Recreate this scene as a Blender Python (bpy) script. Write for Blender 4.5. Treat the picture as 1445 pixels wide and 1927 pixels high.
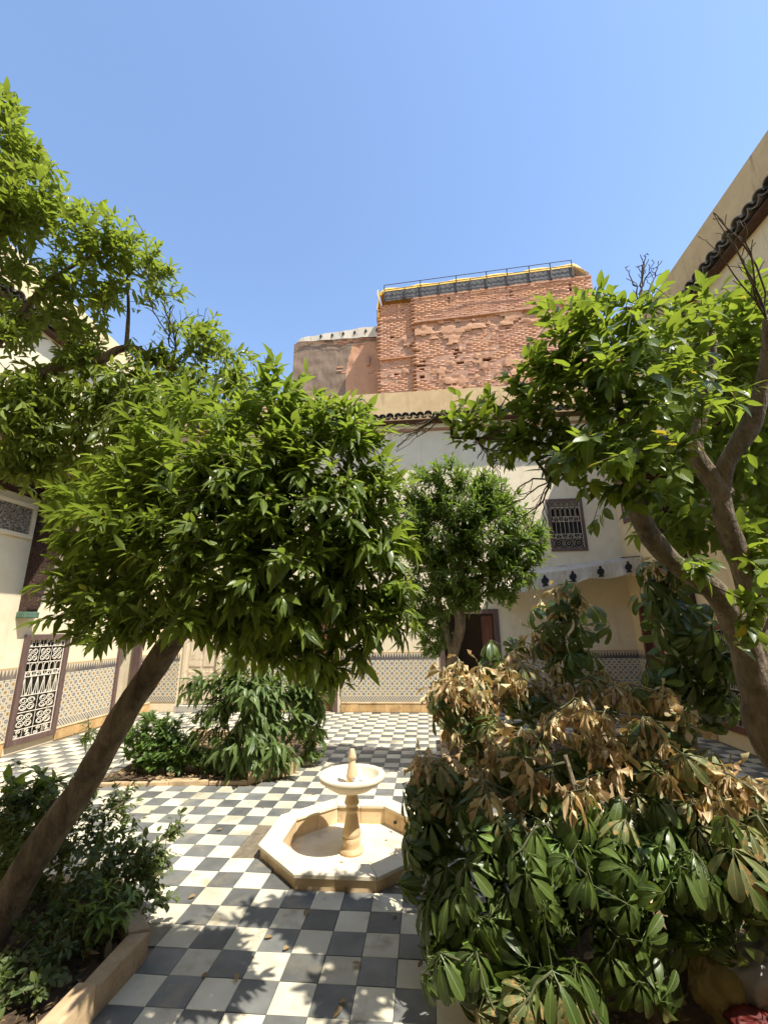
import bpy, math, random
import numpy as np
from mathutils import Vector, Matrix

for o in list(bpy.data.objects): bpy.data.objects.remove(o)
SC = bpy.context.scene
COL = SC.collection
R = math.radians
rng = np.random.default_rng(7)
random.seed(7)

# ------------------------------------------------------------------ camera
CAM_F=819.768; CAM_YAW=0.08844; CAM_PITCH=0.26106; CAM_ROLL=-0.01352
cd = bpy.data.cameras.new('camera')
cam = bpy.data.objects.new('camera', cd); COL.objects.link(cam)
cd.sensor_fit = 'VERTICAL'; cd.sensor_height = 24.0
cd.lens = CAM_F / 1927.0 * 24.0
cd.clip_start = 0.05; cd.clip_end = 3000
_cy, _sy = math.cos(CAM_YAW), math.sin(CAM_YAW)
_F = Vector((-_sy*math.cos(CAM_PITCH), _cy*math.cos(CAM_PITCH), math.sin(CAM_PITCH)))
_R = Vector((_cy, _sy, 0)); _U = _R.cross(_F)
_R2 = math.cos(CAM_ROLL)*_R + math.sin(CAM_ROLL)*_U
_U2 = -math.sin(CAM_ROLL)*_R + math.cos(CAM_ROLL)*_U
cam.matrix_world = Matrix(((_R2.x, _U2.x, -_F.x, 0), (_R2.y, _U2.y, -_F.y, 0), (_R2.z, _U2.z, -_F.z, 1.75), (0, 0, 0, 1)))
SC.camera = cam
CAMP = np.array([0, 0, 1.75]); CAMF = np.array(_F)

# ------------------------------------------------------------------ light
SUN = Vector((0.49, -0.33, 1.0)).normalized()
elev = math.asin(SUN.z)
w = bpy.data.worlds.new('World'); SC.world = w; w.use_nodes = True
nt = w.node_tree
sky = nt.nodes.new('ShaderNodeTexSky'); sky.sky_type = 'NISHITA'; sky.sun_disc = False
sky.sun_elevation = elev; sky.sun_rotation = math.atan2(SUN.x, SUN.y)
sky.altitude = 450; sky.air_density = 1.0; sky.dust_density = 0.35; sky.ozone_density = 0.8
bg = nt.nodes['Background']; bg.inputs['Strength'].default_value = 0.15
nt.links.new(sky.outputs['Color'], bg.inputs['Color'])
ld = bpy.data.lights.new('sun', 'SUN'); ld.energy = 3.6; ld.angle = R(0.53); ld.color = (1.0, 0.94, 0.84)
sun = bpy.data.objects.new('sun', ld); COL.objects.link(sun)
sun.rotation_euler = SUN.to_track_quat('Z', 'Y').to_euler(); sun.location = (6, -4, 14)
SC.view_settings.view_transform = 'Standard'; SC.view_settings.look = 'None'
SC.view_settings.exposure = 1.18; SC.view_settings.gamma = 1.0
SC.view_settings.use_curve_mapping = False
cy_ = SC.cycles
cy_.use_denoising = True; cy_.max_bounces = 8; cy_.diffuse_bounces = 4; cy_.glossy_bounces = 2
cy_.transmission_bounces = 4; cy_.transparent_max_bounces = 6
cy_.caustics_reflective = False; cy_.caustics_refractive = False
cy_.sample_clamp_indirect = 6.0

# ------------------------------------------------------------------ node helpers
class NB:
    def __init__(s, name):
        s.m = bpy.data.materials.new(name); s.m.use_nodes = True
        s.t = s.m.node_tree; s.b = s.t.nodes['Principled BSDF']; s.out = s.t.nodes['Material Output']
        s.pos = None
    def n(s, typ, **kw):
        nd = s.t.nodes.new(typ)
        for k, v in kw.items(): setattr(nd, k, v)
        return nd
    def l(s, a, b): s.t.links.new(a, b)
    def setin(s, sock, v):
        if isinstance(v, E): v = v.s
        if hasattr(v, 'links') or hasattr(v, 'is_linked'): s.l(v, sock)
        else: sock.default_value = v
    def math(s, op, a, b=0.0, c=None):
        nd = s.n('ShaderNodeMath', operation=op)
        s.setin(nd.inputs[0], a); s.setin(nd.inputs[1], b)
        if c is not None: s.setin(nd.inputs[2], c)
        return E(s, nd.outputs[0])
    def xyz(s):
        g = s.n('ShaderNodeNewGeometry'); x = s.n('ShaderNodeSeparateXYZ'); s.l(g.outputs['Position'], x.inputs[0])
        return [E(s, q) for q in x.outputs]
    def oxyz(s):
        g = s.n('ShaderNodeTexCoord'); x = s.n('ShaderNodeSeparateXYZ'); s.l(g.outputs['Object'], x.inputs[0])
        return [E(s, q) for q in x.outputs]
    def noise(s, scale, detail=4, rough=0.55, vec=None, stretch=None, obj=False, dist=0.0):
        nd = s.n('ShaderNodeTexNoise'); nd.inputs['Scale'].default_value = scale
        nd.inputs['Detail'].default_value = detail; nd.inputs['Roughness'].default_value = rough
        nd.inputs['Distortion'].default_value = dist
        if obj: v = s.n('ShaderNodeTexCoord').outputs['Object']
        else: v = s.n('ShaderNodeNewGeometry').outputs['Position']
        if stretch:
            mp = s.n('ShaderNodeMapping'); mp.inputs['Scale'].default_value = stretch
            s.l(v, mp.inputs[0]); v = mp.outputs[0]
        s.l(v, nd.inputs['Vector'])
        return E(s, nd.outputs['Fac'])
    def ramp(s, fac, stops):
        nd = s.n('ShaderNodeValToRGB'); s.setin(nd.inputs[0], fac)
        el = nd.color_ramp.elements
        while len(el) < len(stops): el.new(0.5)
        for e, (p, c) in zip(el, stops):
            e.position = p; e.color = (*c, 1) if len(c) == 3 else c
        return nd.outputs[0]
    def mix(s, fac, a, b, mode='MIX'):
        nd = s.n('ShaderNodeMixRGB', blend_type=mode); s.setin(nd.inputs[0], fac)
        for i, v in ((1, a), (2, b)):
            if isinstance(v, tuple): nd.inputs[i].default_value = (*v, 1)
            else: s.setin(nd.inputs[i], v)
        return nd.outputs[0]
    def bump(s, h, strength=0.3, dist=0.01):
        nd = s.n('ShaderNodeBump'); nd.inputs['Strength'].default_value = strength; nd.inputs['Distance'].default_value = dist
        s.setin(nd.inputs['Height'], h); s.l(nd.outputs[0], s.b.inputs['Normal'])
    def color(s, c): 
        if isinstance(c, tuple): s.b.inputs['Base Color'].default_value = (*c, 1)
        else: s.l(c, s.b.inputs['Base Color'])
    def rough(s, v): s.setin(s.b.inputs['Roughness'], v)
class E:
    def __init__(s, nb, sock): s.nb = nb; s.s = sock
    def __add__(s, o): return s.nb.math('ADD', s, o)
    def __radd__(s, o): return s.nb.math('ADD', s, o)
    def __sub__(s, o): return s.nb.math('SUBTRACT', s, o)
    def __rsub__(s, o): return s.nb.math('SUBTRACT', o, s)
    def __mul__(s, o): return s.nb.math('MULTIPLY', s, o)
    def __rmul__(s, o): return s.nb.math('MULTIPLY', s, o)
    def __truediv__(s, o): return s.nb.math('DIVIDE', s, o)
    def abs(s): return s.nb.math('ABSOLUTE', s)
    def fl(s): return s.nb.math('FLOOR', s)
    def fr(s): return s.nb.math('FRACT', s)
    def lt(s, o): return s.nb.math('LESS_THAN', s, o)
    def gt(s, o): return s.nb.math('GREATER_THAN', s, o)
    def mn(s, o): return s.nb.math('MINIMUM', s, o)
    def mx(s, o): return s.nb.math('MAXIMUM', s, o)
    def mod2(s): return s.nb.math('MODULO', s, 2.0)
    def sm(s, a, b):
        nd = s.nb.n('ShaderNodeMapRange', interpolation_type='SMOOTHSTEP'); s.nb.setin(nd.inputs[0], s)
        nd.inputs[1].default_value = a; nd.inputs[2].default_value = b
        return E(s.nb, nd.outputs[0])

def mat_basic(name, c1, c2, scale=6, rough=0.8, bump=0.25, bscale=60, bdist=0.006, stops=(0.3, 0.7), detail=6, spec=0.3, rnd=0.0, stretch=None, obj=False, dist=0.0, grime=None):
    b = NB(name)
    f = b.noise(scale, detail, 0.6, stretch=stretch, obj=obj, dist=dist)
    c = b.ramp(f, [(stops[0], c1), (stops[1], c2)])
    if grime:
        g = b.noise(grime[1], 8, 0.65, obj=obj)
        c = b.mix(g.sm(0.52, 0.72)*0.8, c, grime[0])
    if rnd:
        oi = b.n('ShaderNodeObjectInfo'); gi = b.n('ShaderNodeNewGeometry')
        r = E(b, oi.outputs['Random']) + E(b, gi.outputs['Random Per Island'])
        r = r.fr()
        hv = b.n('ShaderNodeHueSaturation'); b.l(c, hv.inputs['Color'])
        b.setin(hv.inputs['Value'], r*(2*rnd) + (1-rnd)); c = hv.outputs[0]
    b.color(c); b.rough(rough); b.b.inputs['Specular IOR Level'].default_value = spec
    if bump:
        h = b.noise(bscale, 5, 0.6, stretch=stretch, obj=obj)
        b.bump(h, bump, bdist)
    return b.m

def mat_plaster(name, base, dark, stain, streak=0.5):
    b = NB(name)
    x, y, z = b.xyz()
    big = b.noise(0.7, 6, 0.6); mid = b.noise(4.0, 6, 0.65); fine = b.noise(70, 4, 0.6)
    st = b.noise(1.0, 6, 0.7, stretch=(5, 5, 0.5))
    c = b.ramp(big*0.5 + mid*0.5, [(0.34, dark), (0.62, base)])
    c = b.mix(st.sm(0.54, 0.74)*streak, c, stain)
    chips = b.noise(9, 8, 0.7).sm(0.66, 0.70)
    c = b.mix(chips*0.5, c, stain)
    b.color(c); b.rough(0.88); b.b.inputs['Specular IOR Level'].default_value = 0.2
    b.bump(fine*0.25 + mid*0.6 + chips*-0.3, 0.35, 0.02)
    return b.m

def mat_leaf(name, c_dark, c_light, trans, rough=0.38, yellow=None, tfac=0.32, spec=0.5, brown=None, tipcol=(0.26, 0.24, 0.05)):
    b = NB(name)
    gi = b.n('ShaderNodeNewGeometry'); oi = b.n('ShaderNodeObjectInfo')
    r = (E(b, gi.outputs['Random Per Island']) + E(b, oi.outputs['Random'])).fr()
    cl = b.noise(2.2, 2, 0.5)
    f = r*0.6 + cl*0.4
    c = b.ramp(f, [(0.15, c_dark), (0.75, c_light)])
    ct = b.ramp(f, [(0.15, tuple(q*0.7 for q in trans)), (0.75, trans)])
    if yellow:
        yy = (r*7.31).fr().gt(0.992)
        c = b.mix(yy, c, yellow); ct = b.mix(yy, ct, tuple(min(1, q*1.3) for q in yellow))
    if brown:
        br = b.noise(26, 3, 0.6, obj=True).sm(0.52, 0.62)
        c = b.mix(br, c, brown); ct = b.mix(br, ct, tuple(q*0.8 for q in brown))
    uvn = b.n('ShaderNodeUVMap'); sp = b.n('ShaderNodeSeparateXYZ'); b.l(uvn.outputs[0], sp.inputs[0])
    tt, vv = E(b, sp.outputs[0]), (E(b, sp.outputs[1]) - 0.5).abs()*2.0
    rib = (1.0 - vv.sm(0.03, 0.13))
    vein = ((tt*11.0 - vv*3.0).fr() - 0.5).abs().sm(0.40, 0.5)
    edge = (tt*0.55 + vv*0.45).sm(0.62, 1.0)*((r*3.7).fr().sm(0.45, 1.0))
    pale = tuple(min(1, q*1.7+0.03) for q in c_light)
    c = b.mix(rib*0.6, c, pale); c = b.mix(vein*0.16, c, pale); c = b.mix(edge*0.45, c, tipcol)
    back = E(b, gi.outputs['Backfacing'])
    c2 = b.mix(back*0.55, c, tuple(min(1, q*1.5+0.02) for q in c_light))
    b.bump(vein*0.5 + rib*-1.0, 0.35, 0.002)
    b.color(c2); b.rough(back*0.3 + rough); b.b.inputs['Specular IOR Level'].default_value = spec
    tr = b.n('ShaderNodeBsdfTranslucent'); b.l(ct, tr.inputs['Color'])
    mx = b.n('ShaderNodeMixShader'); mx.inputs[0].default_value = tfac
    b.l(b.b.outputs[0], mx.inputs[1]); b.l(tr.outputs[0], mx.inputs[2]); b.l(mx.outputs[0], b.out.inputs['Surface'])
    return b.m

M = {}
M['leaf_a'] = mat_leaf('orange_leaf', (0.055, 0.090, 0.016), (0.155, 0.215, 0.036), (0.36, 0.48, 0.05), yellow=(0.36, 0.34, 0.04), tfac=0.42, rough=0.31)
M['leaf_b'] = mat_leaf('tall_orange_leaf', (0.065, 0.098, 0.020), (0.170, 0.225, 0.040), (0.38, 0.48, 0.05), yellow=(0.36, 0.34, 0.04), tfac=0.45, rough=0.33)
M['leaf_c'] = mat_leaf('dense_citrus_leaf', (0.050, 0.085, 0.016), (0.135, 0.200, 0.036), (0.30, 0.43, 0.05), tfac=0.40)
M['leaf_d'] = mat_leaf('lemon_leaf', (0.046, 0.078, 0.014), (0.125, 0.185, 0.030), (0.34, 0.44, 0.04), yellow=(0.42, 0.33, 0.03), tfac=0.46, rough=0.33)
M['leaf_f'] = mat_leaf('drooping_leaf', (0.055, 0.090, 0.024), (0.145, 0.205, 0.060), (0.24, 0.34, 0.06), rough=0.38, tfac=0.36)
M['leaf_e'] = mat_leaf('shrub_leaf', (0.040, 0.080, 0.016), (0.110, 0.190, 0.035), (0.22, 0.34, 0.05), rough=0.45)
M['leaf_g'] = mat_leaf('weed_leaf', (0.055, 0.085, 0.026), (0.130, 0.175, 0.050), (0.25, 0.32, 0.07), rough=0.5, tfac=0.38)
M['leaf_s'] = mat_leaf('umbrella_leaf', (0.034, 0.060, 0.013), (0.115, 0.165, 0.036), (0.22, 0.30, 0.04), rough=0.33, tfac=0.28, spec=0.5)
M['leaf_sy'] = mat_leaf('umbrella_leaf_young', (0.10, 0.18, 0.03), (0.18, 0.28, 0.05), (0.3, 0.42, 0.05), rough=0.36, tfac=0.3)
M['leaf_sh'] = mat_leaf('umbrella_leaf_scorched', (0.10, 0.13, 0.04), (0.26, 0.28, 0.11), (0.28, 0.28, 0.07), rough=0.45, brown=(0.50, 0.30, 0.11), tipcol=(0.45, 0.26, 0.09))
M['leaf_dry'] = mat_leaf('umbrella_leaf_dry', (0.28, 0.14, 0.05), (0.84, 0.63, 0.35), (0.58, 0.33, 0.10), rough=0.5, tfac=0.25, spec=0.35, tipcol=(0.16, 0.07, 0.03))
M['leaf_fall'] = mat_leaf('fallen_leaf', (0.10, 0.075, 0.03), (0.30, 0.20, 0.09), (0.2, 0.12, 0.03), rough=0.7, tfac=0.1)
M['bark'] = mat_basic('bark', (0.13, 0.100, 0.068), (0.40, 0.32, 0.22), scale=9, rough=0.92, bump=1.0, bscale=34, bdist=0.05, stretch=(1.6, 1.6, 0.5), grime=((0.07, 0.055, 0.036), 5), detail=9)
M['twig'] = mat_basic('twig', (0.06, 0.045, 0.028), (0.15, 0.115, 0.07), scale=30, rough=0.9, bump=0)
M['twig_green'] = mat_basic('twig_green', (0.06, 0.07, 0.03), (0.12, 0.125, 0.055), scale=30, rough=0.7, bump=0)
M['white_wall'] = mat_plaster('white_wall', (0.80, 0.70, 0.50), (0.70, 0.59, 0.40), (0.50, 0.38, 0.24), 0.55)
M['cream_wall'] = mat_plaster('cream_wall', (0.74, 0.60, 0.36), (0.64, 0.50, 0.29), (0.40, 0.28, 0.16), 0.55)
M['ochre_wall'] = mat_plaster('ochre_wall', (0.58, 0.41, 0.21), (0.46, 0.30, 0.145), (0.24, 0.155, 0.09), 0.95)
M['render_orange'] = mat_plaster('render_orange', (0.50, 0.285, 0.165), (0.41, 0.22, 0.13), (0.33, 0.20, 0.13), 0.6)
M['cement'] = mat_plaster('cement', (0.235, 0.170, 0.120), (0.165, 0.118, 0.083), (0.29, 0.20, 0.14), 0.6)
M['mortar'] = mat_basic('mortar', (0.33, 0.185, 0.115), (0.43, 0.25, 0.16), scale=5, bump=0.6, bscale=30, bdist=0.02)
def mat_brick():
    b = NB('brick'); oi = b.n('ShaderNodeObjectInfo'); gi = b.n('ShaderNodeNewGeometry')
    r = (E(b, oi.outputs['Random']) + E(b, gi.outputs['Random Per Island'])).fr()
    c = b.ramp(r, [(0.0, (0.37, 0.185, 0.115)), (0.5, (0.45, 0.245, 0.155)), (1.0, (0.50, 0.30, 0.205))])
    wash = b.noise(0.9, 6, 0.65).sm(0.42, 0.62)
    c = b.mix(wash*0.75, c, (0.50, 0.275, 0.155))
    pale = b.noise(2.6, 6, 0.7).sm(0.58, 0.72)
    c = b.mix(pale*0.3, c, (0.50, 0.34, 0.235))
    dk = b.noise(1.7, 7, 0.7, stretch=(1, 1, 0.5)).sm(0.60, 0.75)
    c = b.mix(dk*0.4, c, (0.24, 0.135, 0.095))
    b.color(c); b.rough(0.93); b.b.inputs['Specular IOR Level'].default_value = 0.15
    b.bump(b.noise(40, 5, 0.65), 0.6, 0.012); return b.m
M['brick'] = mat_brick()
M['stone'] = mat_basic('limestone', (0.56, 0.40, 0.215), (0.72, 0.56, 0.35), scale=5, rough=0.62, bump=0.2, bscale=50, rnd=0.08, grime=((0.36, 0.23, 0.10), 4))
M['kerb'] = mat_basic('kerb_stone', (0.34, 0.235, 0.125), (0.58, 0.43, 0.26), scale=4, rough=0.8, bump=0.5, bscale=28, bdist=0.012, rnd=0.14, grime=((0.20, 0.13, 0.065), 3.5))
M['stone_pale'] = mat_basic('limestone_pale', (0.66, 0.57, 0.40), (0.78, 0.70, 0.53), scale=6, rough=0.6, bump=0.2, bscale=60, rnd=0.05, grime=((0.48, 0.37, 0.22), 3))
M['base_tile'] = mat_basic('base_tile', (0.50, 0.31, 0.13), (0.62, 0.42, 0.20), scale=7, rough=0.55, bump=0.15, rnd=0.12, grime=((0.33, 0.20, 0.09), 4))
M['tile_light'] = mat_basic('tile_light', (0.50, 0.455, 0.33), (0.63, 0.585, 0.45), scale=5, rough=0.5, bump=0.12, bscale=40, bdist=0.004, rnd=0.2, grime=((0.30, 0.245, 0.15), 4))
M['tile_dark'] = mat_basic('tile_dark', (0.105, 0.108, 0.100), (0.175, 0.178, 0.165), scale=6, rough=0.5, bump=0.12, bscale=40, bdist=0.004, rnd=0.28, grime=((0.24, 0.21, 0.155), 4))
M['grout'] = mat_basic('grout', (0.12, 0.10, 0.07), (0.22, 0.18, 0.12), scale=20, bump=0.3)
M['soil'] = mat_basic('soil', (0.045, 0.030, 0.018), (0.135, 0.092, 0.055), scale=14, bump=0.9, bscale=45, bdist=0.03, rough=0.95, detail=9)
M['earth'] = mat_basic('earth', (0.28, 0.19, 0.11), (0.40, 0.28, 0.17), scale=0.5, bump=0.3, rough=0.95)
M['wood'] = mat_basic('dark_wood', (0.040, 0.020, 0.012), (0.115, 0.055, 0.032), scale=7, rough=0.6, bump=0.35, bscale=30, stretch=(3, 3, 0.5))
M['wood_red'] = mat_basic('red_wood', (0.10, 0.035, 0.022), (0.20, 0.075, 0.045), scale=7, rough=0.55, bump=0.3, bscale=30, stretch=(3, 3, 0.4))
M['frame_brown'] = mat_basic('frame_brown', (0.095, 0.058, 0.050), (0.165, 0.108, 0.092), scale=8, rough=0.6, bump=0.2, stretch=(3, 3, 0.5))
M['door_pale'] = mat_basic('door_pale', (0.56, 0.45, 0.30), (0.70, 0.61, 0.46), scale=5, rough=0.7, bump=0.25, stretch=(4, 4, 0.4), grime=((0.34, 0.22, 0.12), 8))
M['iron_white'] = mat_basic('white_iron', (0.66, 0.60, 0.48), (0.78, 0.73, 0.62), scale=15, rough=0.5, bump=0.1, grime=((0.32, 0.2, 0.1), 22))
M['iron_cream'] = mat_basic('rusty_iron', (0.40, 0.33, 0.22), (0.58, 0.50, 0.36), scale=15, rough=0.6, bump=0.1, grime=((0.2, 0.12, 0.06), 20))
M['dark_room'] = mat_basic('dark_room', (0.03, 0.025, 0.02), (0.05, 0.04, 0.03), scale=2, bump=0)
M['roof_tile'] = mat_basic('roof_tile', (0.085, 0.080, 0.070), (0.21, 0.185, 0.15), scale=8, rough=0.75, bump=0.4, rnd=0.2, grime=((0.30, 0.25, 0.17), 5))
M['metal_dark'] = mat_basic('dark_metal', (0.03, 0.028, 0.026), (0.06, 0.055, 0.05), scale=20, rough=0.5, bump=0)
M['tarp_yellow'] = mat_basic('yellow_tarp', (0.62, 0.36, 0.04), (0.76, 0.48, 0.09), scale=4, rough=0.7, bump=0.3, bscale=12, bdist=0.03)
M['mesh_grey'] = mat_basic('grey_screen', (0.06, 0.057, 0.054), (0.13, 0.124, 0.118), scale=3, rough=0.8, bump=0.3, bscale=9, stretch=(5, 5, 0.6), bdist=0.03)
M['step'] = mat_basic('grey_step', (0.36, 0.34, 0.30), (0.48, 0.45, 0.39), scale=8, rough=0.7, bump=0.2)
M['canvas'] = mat_basic('canvas', (0.50, 0.45, 0.36), (0.66, 0.61, 0.51), scale=5, rough=0.9, bump=0.2, stretch=(4, 4, 0.6), grime=((0.36, 0.29, 0.2), 4))
M['print_black'] = mat_basic('black_print', (0.018, 0.018, 0.02), (0.03, 0.03, 0.032), scale=10, rough=0.85, bump=0)
M['green_tile'] = mat_basic('green_glaze', (0.06, 0.12, 0.085), (0.11, 0.19, 0.13), scale=10, rough=0.35, bump=0.1)
M['sack_grey'] = mat_basic('grey_sack', (0.24, 0.225, 0.20), (0.37, 0.35, 0.31), scale=8, rough=0.7, bump=0.4, bscale=30, obj=True)
M['sack_yellow'] = mat_basic('straw_sack', (0.20, 0.155, 0.05), (0.34, 0.27, 0.10), scale=8, rough=0.75, bump=0.4, bscale=30, obj=True)
M['sack_red'] = mat_basic('red_sack', (0.085, 0.010, 0.008), (0.15, 0.022, 0.015), scale=8, rough=0.6, bump=0.4, bscale=30, obj=True)
M['paper'] = mat_basic('paper', (0.38, 0.38, 0.42), (0.66, 0.66, 0.69), scale=9, rough=0.6, bump=0.3, obj=True)

def mat_zellige(name, tint=1.0):
    b = NB(name); x, y, z = b.xyz()
    s = 0.105
    u = (x + y)/s; v = z/s
    iu = u.fl(); iv = v.fl(); fu = (u.fr() - 0.5).abs(); fv = (v.fr() - 0.5).abs()
    par = ((iu + iv) + 1000.0).mod2()
    sq = fu.mx(fv); dm = (fu + fv)*0.7071
    star = sq.mn(dm)
    instar = star.lt(0.24)
    core = dm.lt(0.085)
    corner = ((0.5 - fu) + (0.5 - fv)).lt(0.17)
    lat = ((fu - fv).abs()).lt(0.045)
    edge = (sq.gt(0.455))
    white = (0.62, 0.57, 0.44)
    starc = b.mix(par, (0.11, 0.115, 0.16), (0.42, 0.27, 0.10))
    c = b.mix(edge*0.7, white, (0.13, 0.13, 0.13))
    c = b.mix(lat*0.55, c, (0.25, 0.2, 0.14))
    c = b.mix(instar, c, starc)
    c = b.mix(core, c, b.mix(par, (0.55, 0.48, 0.34), (0.08, 0.07, 0.07)))
    c = b.mix(corner, c, (0.06, 0.065, 0.075))
    # upper frieze of small merlons and lower band of small checks
    q = ((x + y)/0.06); zz = z
    mer = ((q.fr() - 0.5).abs() + (zz - 1.15)*4.0).lt(0.36)
    band = zz.gt(1.07)*zz.lt(1.21)
    c = b.mix(band, c, b.mix(mer, (0.60, 0.52, 0.38), (0.10, 0.09, 0.09)))
    chk = (((q*2.0).fl() + (zz/0.03).fl()) + 1000.0).mod2()
    c = b.mix(zz.lt(0.32), c, b.mix(chk, (0.58, 0.52, 0.4), (0.12, 0.11, 0.11)))
    line = zz.gt(1.21)
    c = b.mix(line, c, (0.50, 0.36, 0.19))
    dirt = b.noise(2.2, 6, 0.65)
    c = b.mix(dirt.sm(0.45, 0.7)*0.35, c, (0.50, 0.40, 0.25))
    b.color(c); b.rough(0.35)
    b.bump(star*2.0 + b.noise(60, 3)*0.3, 0.2, 0.004)
    return b.m
M['zellige'] = mat_zellige('zellige')

def mat_carved(name, c1, c2, s=14.0):
    b = NB(name)
    vo = b.n('ShaderNodeTexVoronoi'); vo.feature = 'SMOOTH_F1'; vo.inputs['Scale'].default_value = s
    b.l(b.n('ShaderNodeNewGeometry').outputs['Position'], vo.inputs['Vector'])
    d = E(b, vo.outputs['Distance']); nz = b.noise(s*2.2, 4, 0.6)
    h = nb_ = (d*9.0 + nz*3.0)
    h = b.math('SINE', h*3.0)
    c = b.ramp(h*0.5 + 0.5, [(0.25, c1), (0.6, c2)])
    b.color(c); b.rough(0.85); b.bump(h, 0.9, 0.02)
    return b.m
M['carved'] = mat_carved('carved_stucco', (0.16, 0.13, 0.095), (0.50, 0.44, 0.34))
M['carved_dark'] = mat_carved('carved_wood', (0.045, 0.020, 0.012), (0.135, 0.062, 0.038), 20.0)

# ------------------------------------------------------------------ mesh helpers
def link(o, parent=None):
    COL.objects.link(o)
    if parent: o.parent = parent
    return o
def tag(o, label, cat, group=None):
    o['label'] = label; o['category'] = cat
    if group: o['group'] = group
    return o
def empty(name, loc=(0, 0, 0), rz=0, label=None, cat=None, group=None):
    o = bpy.data.objects.new(name, None); o.location = loc; o.rotation_euler = (0, 0, rz); o.empty_display_size = 0.1
    COL.objects.link(o)
    if label: tag(o, label, cat, group)
    return o
def np_mesh(name, V, tris=None, quads=None, mats=None, smooth=False, midx=None, uv=None):
    me = bpy.data.meshes.new(name)
    V = np.asarray(V, np.float32).reshape(-1, 3)
    nt_ = 0 if tris is None else len(tris); nq = 0 if quads is None else len(quads)
    loops = np.concatenate([np.asarray(tris, np.int32).ravel() if nt_ else np.zeros(0, np.int32), np.asarray(quads, np.int32).ravel() if nq else np.zeros(0, np.int32)])
    me.vertices.add(len(V)); me.vertices.foreach_set('co', V.ravel())
    me.loops.add(len(loops)); me.loops.foreach_set('vertex_index', loops)
    me.polygons.add(nt_ + nq)
    st = np.concatenate([np.arange(nt_)*3, nt_*3 + np.arange(nq)*4]).astype(np.int32)
    me.polygons.foreach_set('loop_start', st)
    if smooth: me.polygons.foreach_set('use_smooth', np.ones(nt_ + nq, bool))
    if midx is not None: me.polygons.foreach_set('material_index', np.asarray(midx, np.int32))
    if uv is not None:
        ul = me.uv_layers.new(name='UVMap'); ul.data.foreach_set('uv', np.asarray(uv, np.float32)[loops].ravel())
    me.update(calc_edges=True); me.validate()
    for m in (mats or []): me.materials.append(m)
    return me
class MB:
    def __init__(s): s.v = []; s.f = []; s.mi = []; s.cur = 0
    def quad(s, *p):
        k = len(s.v); s.v += [tuple(q) for q in p]; s.f.append(tuple(range(k, k+len(p)))); s.mi.append(s.cur); return s
    def box(s, x0, x1, y0, y1, z0, z1):
        k = len(s.v)
        s.v += [(x0, y0, z0), (x1, y0, z0), (x1, y1, z0), (x0, y1, z0), (x0, y0, z1), (x1, y0, z1), (x1, y1, z1), (x0, y1, z1)]
        for f in ((0, 3, 2, 1), (4, 5, 6, 7), (0, 1, 5, 4), (1, 2, 6, 5), (2, 3, 7, 6), (3, 0, 4, 7)):
            s.f.append(tuple(k+i for i in f)); s.mi.append(s.cur)
        return s
    def prism(s, poly, z0, z1):
        k = len(s.v); n = len(poly)
        s.v += [(x, y, z0) for x, y in poly] + [(x, y, z1) for x, y in poly]
        s.f.append(tuple(range(k+n-1, k-1, -1))); s.f.append(tuple(range(k+n, k+2*n))); s.mi += [s.cur]*2
        for i in range(n):
            j = (i+1) % n; s.f.append((k+i, k+j, k+n+j, k+n+i)); s.mi.append(s.cur)
        return s
    def tube(s, pts, rad, n=8, cap=True):
        pts = [Vector(p) for p in pts]
        if not hasattr(rad, '__len__'): rad = [rad]*len(pts)
        k0 = len(s.v); up = None
        for i, p in enumerate(pts):
            t = (pts[min(i+1, len(pts)-1)] - pts[max(i-1, 0)])
            t = t.normalized() if t.length > 1e-9 else Vector((0, 0, 1))
            if up is None:
                a = Vector((0, 0, 1)) if abs(t.z) < 0.9 else Vector((1, 0, 0)); up = t.cross(a).normalized()
            up = (up - t*up.dot(t)).normalized(); sd = t.cross(up)
            for j in range(n):
                a = 2*math.pi*j/n; s.v.append(tuple(p + (up*math.cos(a) + sd*math.sin(a))*rad[i]))
        for i in range(len(pts)-1):
            for j in range(n):
                a = k0+i*n+j; b_ = k0+i*n+(j+1) % n
                s.f.append((a, b_, b_+n, a+n)); s.mi.append(s.cur)
        if cap:
            s.f.append(tuple(range(k0+n-1, k0-1, -1))); e = k0+(len(pts)-1)*n; s.f.append(tuple(range(e, e+n))); s.mi += [s.cur]*2
        return s
    def lathe(s, prof, n=32, c=(0, 0)):
        k0 = len(s.v)
        for r, z in prof:
            for j in range(n):
                a = 2*math.pi*j/n; s.v.append((c[0]+r*math.cos(a), c[1]+r*math.sin(a), z))
        for i in range(len(prof)-1):
            for j in range(n):
                a = k0+i*n+j; b_ = k0+i*n+(j+1) % n
                s.f.append((a, b_, b_+n, a+n)); s.mi.append(s.cur)
        return s
    def mesh(s, name, mats, smooth=False):
        me = bpy.data.meshes.new(name); me.from_pydata(s.v, [], s.f); me.update()
        for m in (mats if isinstance(mats, (list, tuple)) else [mats]): me.materials.append(m)
        if len(set(s.mi)) > 1: me.polygons.foreach_set('material_index', s.mi)
        if smooth:
            me.polygons.foreach_set('use_smooth', [True]*len(me.polygons))
        return me
    def build(s, name, mats, parent=None, smooth=False, bevel=0, loc=None):
        o = bpy.data.objects.new(name, s.mesh(name, mats, smooth)); link(o, parent)
        if loc: o.location = loc
        if bevel:
            b = o.modifiers.new('bevel', 'BEVEL'); b.width = bevel; b.segments = 2; b.limit_method = 'ANGLE'; b.angle_limit = R(40)
        return o
def inst(name, me, parent, mtx):
    o = bpy.data.objects.new(name, me); COL.objects.link(o)
    if parent: o.parent = parent
    o.matrix_basis = mtx
    return o
def struct(o): o['kind'] = 'structure'; return o
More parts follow.
